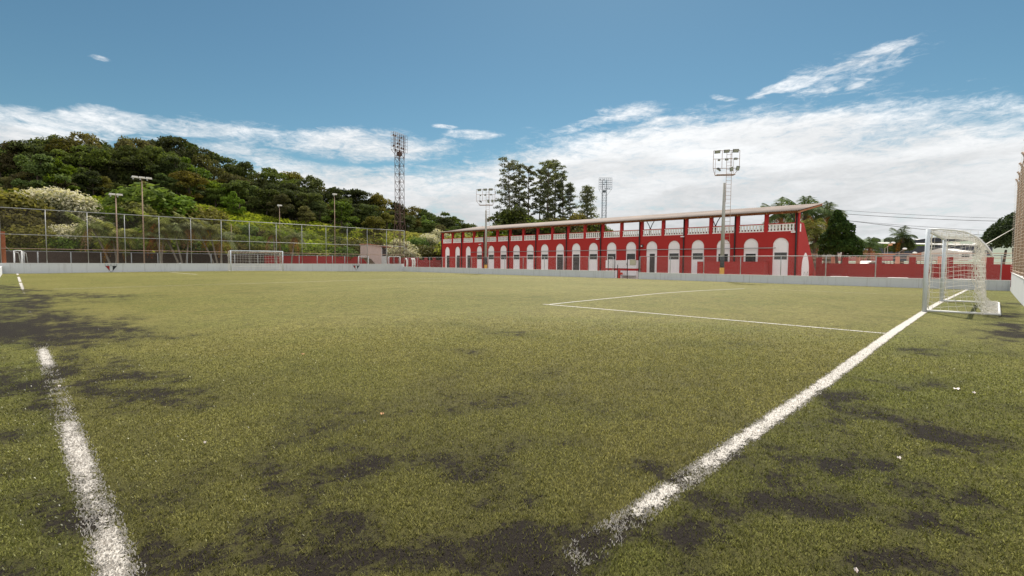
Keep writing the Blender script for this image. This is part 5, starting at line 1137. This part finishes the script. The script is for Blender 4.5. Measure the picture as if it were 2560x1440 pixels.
# tall royal palms behind the right end of the grandstand
for u, vt, D, L, lab, r0 in ((2010, 500, 62, 3.6, 'tallest palm rising behind the right end of the roof', .42), (2068, 508, 64, 3.4, 'palm just right of the roof end, left of the round tree', .36), (1948, 512, 70, 4.0, 'palm seen between the last pillars under the roof', .30), (2172, 585, 70, 2.6, 'small palm peeking out right of the round tree', .2)):
    t = at(u, 650, D); x, y = float(t[0]), float(t[1]); palm(x, y, -.3, zrow(x, y, vt + 18) - .3, L, lab, 20, r0, int(u), dry=3, tmat='bark', bulge=True)
for u, vt, lab in ((2035, 560, 'low yellowish palm behind the end wall of the grandstand'), (2050, 590, 'drooping pale palm right of the grandstand end')):
    t = at(u, 650, 60); x, y = float(t[0]), float(t[1]); palm(x, y, -.3, zrow(x, y, vt + 8) - .3, 2.8, lab, 18, .25, int(u) + 3, mat='f_arid', dry=2, tmat='bark')
t = at(2255, 650, 95); x, y = float(t[0]), float(t[1]); palm(x, y, -.5, zrow(x, y, 585), 3.2, 'shaggy palm above dark trees, left of the near goal', 18, .35, 77, mat='f_palm', dry=2, tmat='bark')

# ------------------------------------------------------------------ pines behind the grandstand
def pine(u, vtop, D, w_px, lab, conical=False, seed=0, crown0=.3, dens=1.0, gap=.0, lean=0.0):
    t = at(u, 650, D); x, y = float(t[0]), float(t[1]); z = -.5; H = zrow(x, y, vtop) - z; Rw = w_px * 1.18 / 2 * D / F; r = random.Random(seed)
    g = empty('pine_tree', (x, y, z), lab, 'tree'); m = MB(); ln = lean * D / F
    def ax(t_): return (math.sin(seed) * .15 * math.sin(t_ * 5) + ln * (1 - t_), 0, H * t_)
    n = 9; m.tube([tuple(ax(i / n)) for i in range(n + 1)], [.26 * (1 - .8 * i / n) for i in range(n + 1)], 7); lobes = []
    nb_ = int((40 if not conical else 52) * dens)
    for i in range(nb_):
        t_ = crown0 + (.985 - crown0) * ((i + r.random()) / nb_); 
        if conical: R = Rw * (1.05 - (t_ - crown0) / (1 - crown0)) ** .8 * (.75 + .3 * r.random())
        else:
            s_ = (t_ - crown0) / (1 - crown0); R = Rw * (.35 + .75 * math.sin(math.pi * min(1, .18 + .72 * s_)) ** 1.2) * (.55 + .5 * r.random()) * (.55 if s_ < .25 and r.random() < .5 else 1)
        a = i * 2.4 + r.random(); c = ax(t_); e = (c[0] + R * .75 * math.cos(a), R * .75 * math.sin(a), c[2] + R * (.25 if not conical else -.05) + .2)
        m.tube([c, e], [.06, .02], 4); sz = (.28 + .22 * r.random()) * (Rw * .42) + .30
        lobes.append((e[0], e[1], e[2], sz * 1.15, sz * 1.15, sz * .7)); lobes.append((e[0] * .6 + c[0] * .4, e[1] * .6, (e[2] + c[2]) / 2, sz * .8, sz * .8, sz * .5))
    c = ax(.96); lobes.append((c[0], 0, c[2], .6, .6, .8))
    me = bpy.data.meshes.new('trunk'); me.from_pydata(m.v, [], m.f); me.materials.append(M['bark']); mesh_obj('trunk', me, g)
    q, tone, tip = leaf_cloud(lobes, int(6800 * dens), .15, seed + 400, shell=.2); mesh_obj('crown', leaf_mesh('crown', q, tone, tip, 'f_pine'), g)
for i, a in enumerate(((1272, 405, 104, 78, 'leftmost tall pine behind the grandstand', False, 1, .30, 1.1), (1297, 411, 108, 46, 'second tall pine from the left, thin trunk', False, 2, .38, .75), (1320, 417, 106, 46, 'third pine, dense top with bare middle', False, 3, .30, .8), (1350, 421, 110, 46, 'fourth pine, leaning slim trunk under the big crown', False, 4, .55, .6, 0, -5), (1368, 404, 104, 62, 'tallest pine in the middle of the group with rounded top', False, 5, .42, .95), (1386, 407, 108, 60, 'pine whose crown merges right of the tallest one', False, 6, .45, .9), (1406, 434, 106, 40, 'sparse pine at the right of the rounded group', False, 7, .25, .55), (1424, 461, 104, 60, 'smaller pine with pointed top, right of the tall group', True, 8, .22, .85), (1467, 467, 100, 88, 'cone-shaped pine nearest the grey lattice tower', True, 9, .14, 1.2))):
    pine(*a[:4], a[4], a[5], a[6], a[7], a[8], 0, a[10] if len(a) > 10 else 0)
for u, v, D, k, lab, wd_ in ((1272, 520, 88, 'dark', 'round dark tree below the leftmost pine', 1.25), (1300, 532, 90, 'dark', 'dark bushy tree below the second pine', 1.2), (1345, 548, 92, 'dark', 'low dark tree under the pines, behind the roof', 1.2), (1400, 545, 92, 'olive', 'low olive tree under the pines, behind the roof', 1.2), (1445, 535, 96, 'olive', 'olive tree between the two pointed pines', 1.1), (1235, 568, 80, 'mid', 'green tree seen through the arcade bays beside the left light pole', 1.2), (1170, 575, 90, 'bright', 'yellow-green bush seen through the leftmost bays', 1.3), (1520, 568, 110, 'bright', 'bright bush seen through the bays below the grey tower', 1.2), (1560, 573, 112, 'bright', 'low bright bush seen through the middle bays', 1.4), (1200, 572, 95, 'olive', 'olive tree seen through the third bay from the left', 1.2), (1320, 560, 84, 'olive', 'dark tree seen through the bays under the pines', 1.2), (1370, 558, 84, 'dark', 'dark low tree seen through the bays, left of middle', 1.2), (1420, 556, 84, 'olive', 'low olive tree seen through the bays below the pointed pine', 1.2), (1470, 554, 86, 'dark', 'dark tree seen through the bays below the cone-shaped pine', 1.2)):
    t = at(u, 650, D); x, y = float(t[0]), float(t[1]); plant(k, x, y, -.5, (zrow(x, y, v) + .5) / .96, 'broadleaf_tree' if k in ('dark', 'olive', 'mid') else 'shrub', lab, 'tree' if k in ('dark', 'olive', 'mid') else 'bush', wide=wd_)

# round clipped tree by the grandstand end, and the trees on the right
def solid_tree(u, D, lobes_px, n, size, lab, mat, trunks, seed, vb=690, name='cypress_tree'):
    """lobes_px: (u, v, ru, rv) seen from the pitch; given real depth"""
    t = at(u, 650, D); x, y = float(t[0]), float(t[1]); g = empty(name, (x, y, -.3), lab, 'tree'); k = D / F; L = []; rt = ROT[:, 0]; r = random.Random(seed)
    for (lu, lv, ru, rv) in lobes_px:
        c = at(lu, lv, D); o = c - np.array([x, y, -.3]); dd = (r.random() - .5) * ru * k * .9
        L.append((o[0] + .7 * dd, o[1] + .7 * dd, o[2], ru * k, ru * k, rv * k))
    q, tone, tip = leaf_cloud(L, n, size, seed, shell=.80, up=.1); mesh_obj('crown', leaf_mesh('crown', q, tone, tip, mat), g); m = MB()
    for (u0, u1, v1, r0) in trunks:
        a = at(u0, 700, D); b = at(u1, v1, D); m.tube([(a[0], a[1], -.3), tuple(b)], [r0, r0 * .6], 9)
    m.build('trunk', M['bark'], g, True); return g
solid_tree(2098, 47.2, [(2094, 540, 11, 17), (2095, 557, 20, 24), (2097, 580, 31, 30), (2099, 602, 40, 32), (2090, 622, 40, 24), (2118, 618, 33, 28), (2070, 632, 20, 12), (2130, 636, 22, 16)], 15000, .10, 'dense dark green round-topped tree with forked trunk, behind the red wall', 'f_cypress', [(2096, 2088, 610, .17), (2100, 2110, 610, .15)], 501)
solid_tree(2505, 44, [(2545, 580, 50, 48), (2510, 590, 46, 42), (2490, 605, 36, 30), (2470, 602, 22, 8), (2540, 610, 40, 28), (2560, 560, 50, 40), (2590, 590, 60, 50)], 14000, .11, 'large dark spreading tree behind the far right corner', 'f_cypress', [(2540, 2535, 620, .22), (2500, 2515, 625, .14)], 502, name='spreading_tree')
for i, (u, v, ru, rv, D, mt, lab) in enumerate(((2175, 622, 26, 9, 130, 'f_mid', 'light green tree row left of the shaggy palm'), (2205, 618, 26, 10, 130, 'f_mid', 'green tree behind the orange globe lamp'), (2255, 615, 24, 20, 96, 'f_dark', 'dark tree mass under the shaggy palm'), (2235, 622, 20, 12, 100, 'f_dark', 'dark bush left of the shaggy palm foot'), (2290, 622, 26, 10, 120, 'f_mid', 'green bushes right of the shaggy palm'), (2325, 622, 22, 10, 120, 'f_dark', 'dark bushes behind the near goal post'), (2190, 601, 9, 5, 300, 'f_fardist', 'hazy tree on the distant hill, left of the palm'), (2225, 600, 10, 6, 300, 'f_fardist', 'hazy tree on the distant hill, beside the palm'), (2300, 605, 14, 4, 300, 'f_fardist', 'hazy flat tree clump on the distant hill right of the palm'), (2340, 606, 14, 5, 300, 'f_fardist', 'hazy tree clump on the distant hill behind the goal'))):
    solid_tree(u, D, [(u, v, ru, rv), (u - ru * .5, v + rv * .3, ru * .6, rv * .8), (u + ru * .5, v + rv * .35, ru * .6, rv * .7)], 2500, .17 * D / 90, lab, mt, [(u, u, v, .15)], 600 + i, name='broadleaf_tree')

# give look-alike neighbours their place in the row
def _finish_labels():
    D = {}
    for o in list(bpy.data.objects):
        if o.parent is None and o.get('label') and o.get('kind') is None: D.setdefault(o['label'], []).append(o)
    ordn = ['first', 'second', 'third', 'fourth', 'fifth', 'sixth', 'seventh', 'eighth', 'ninth', 'tenth', 'eleventh', 'twelfth', 'thirteenth', 'fourteenth', 'fifteenth', 'sixteenth']
    for lab, L in D.items():
        if len(L) < 2: continue
        L.sort(key=lambda o: topix(np.array(o.location))[0][0]); n = len(L)
        for i, o in enumerate(L):
            w = ('left one', 'right one')[i] if n == 2 else ('leftmost', 'middle one', 'rightmost')[i] if n == 3 else (ordn[i] + ' from left')
            o['label'] = lab + ', ' + w
_finish_labels()
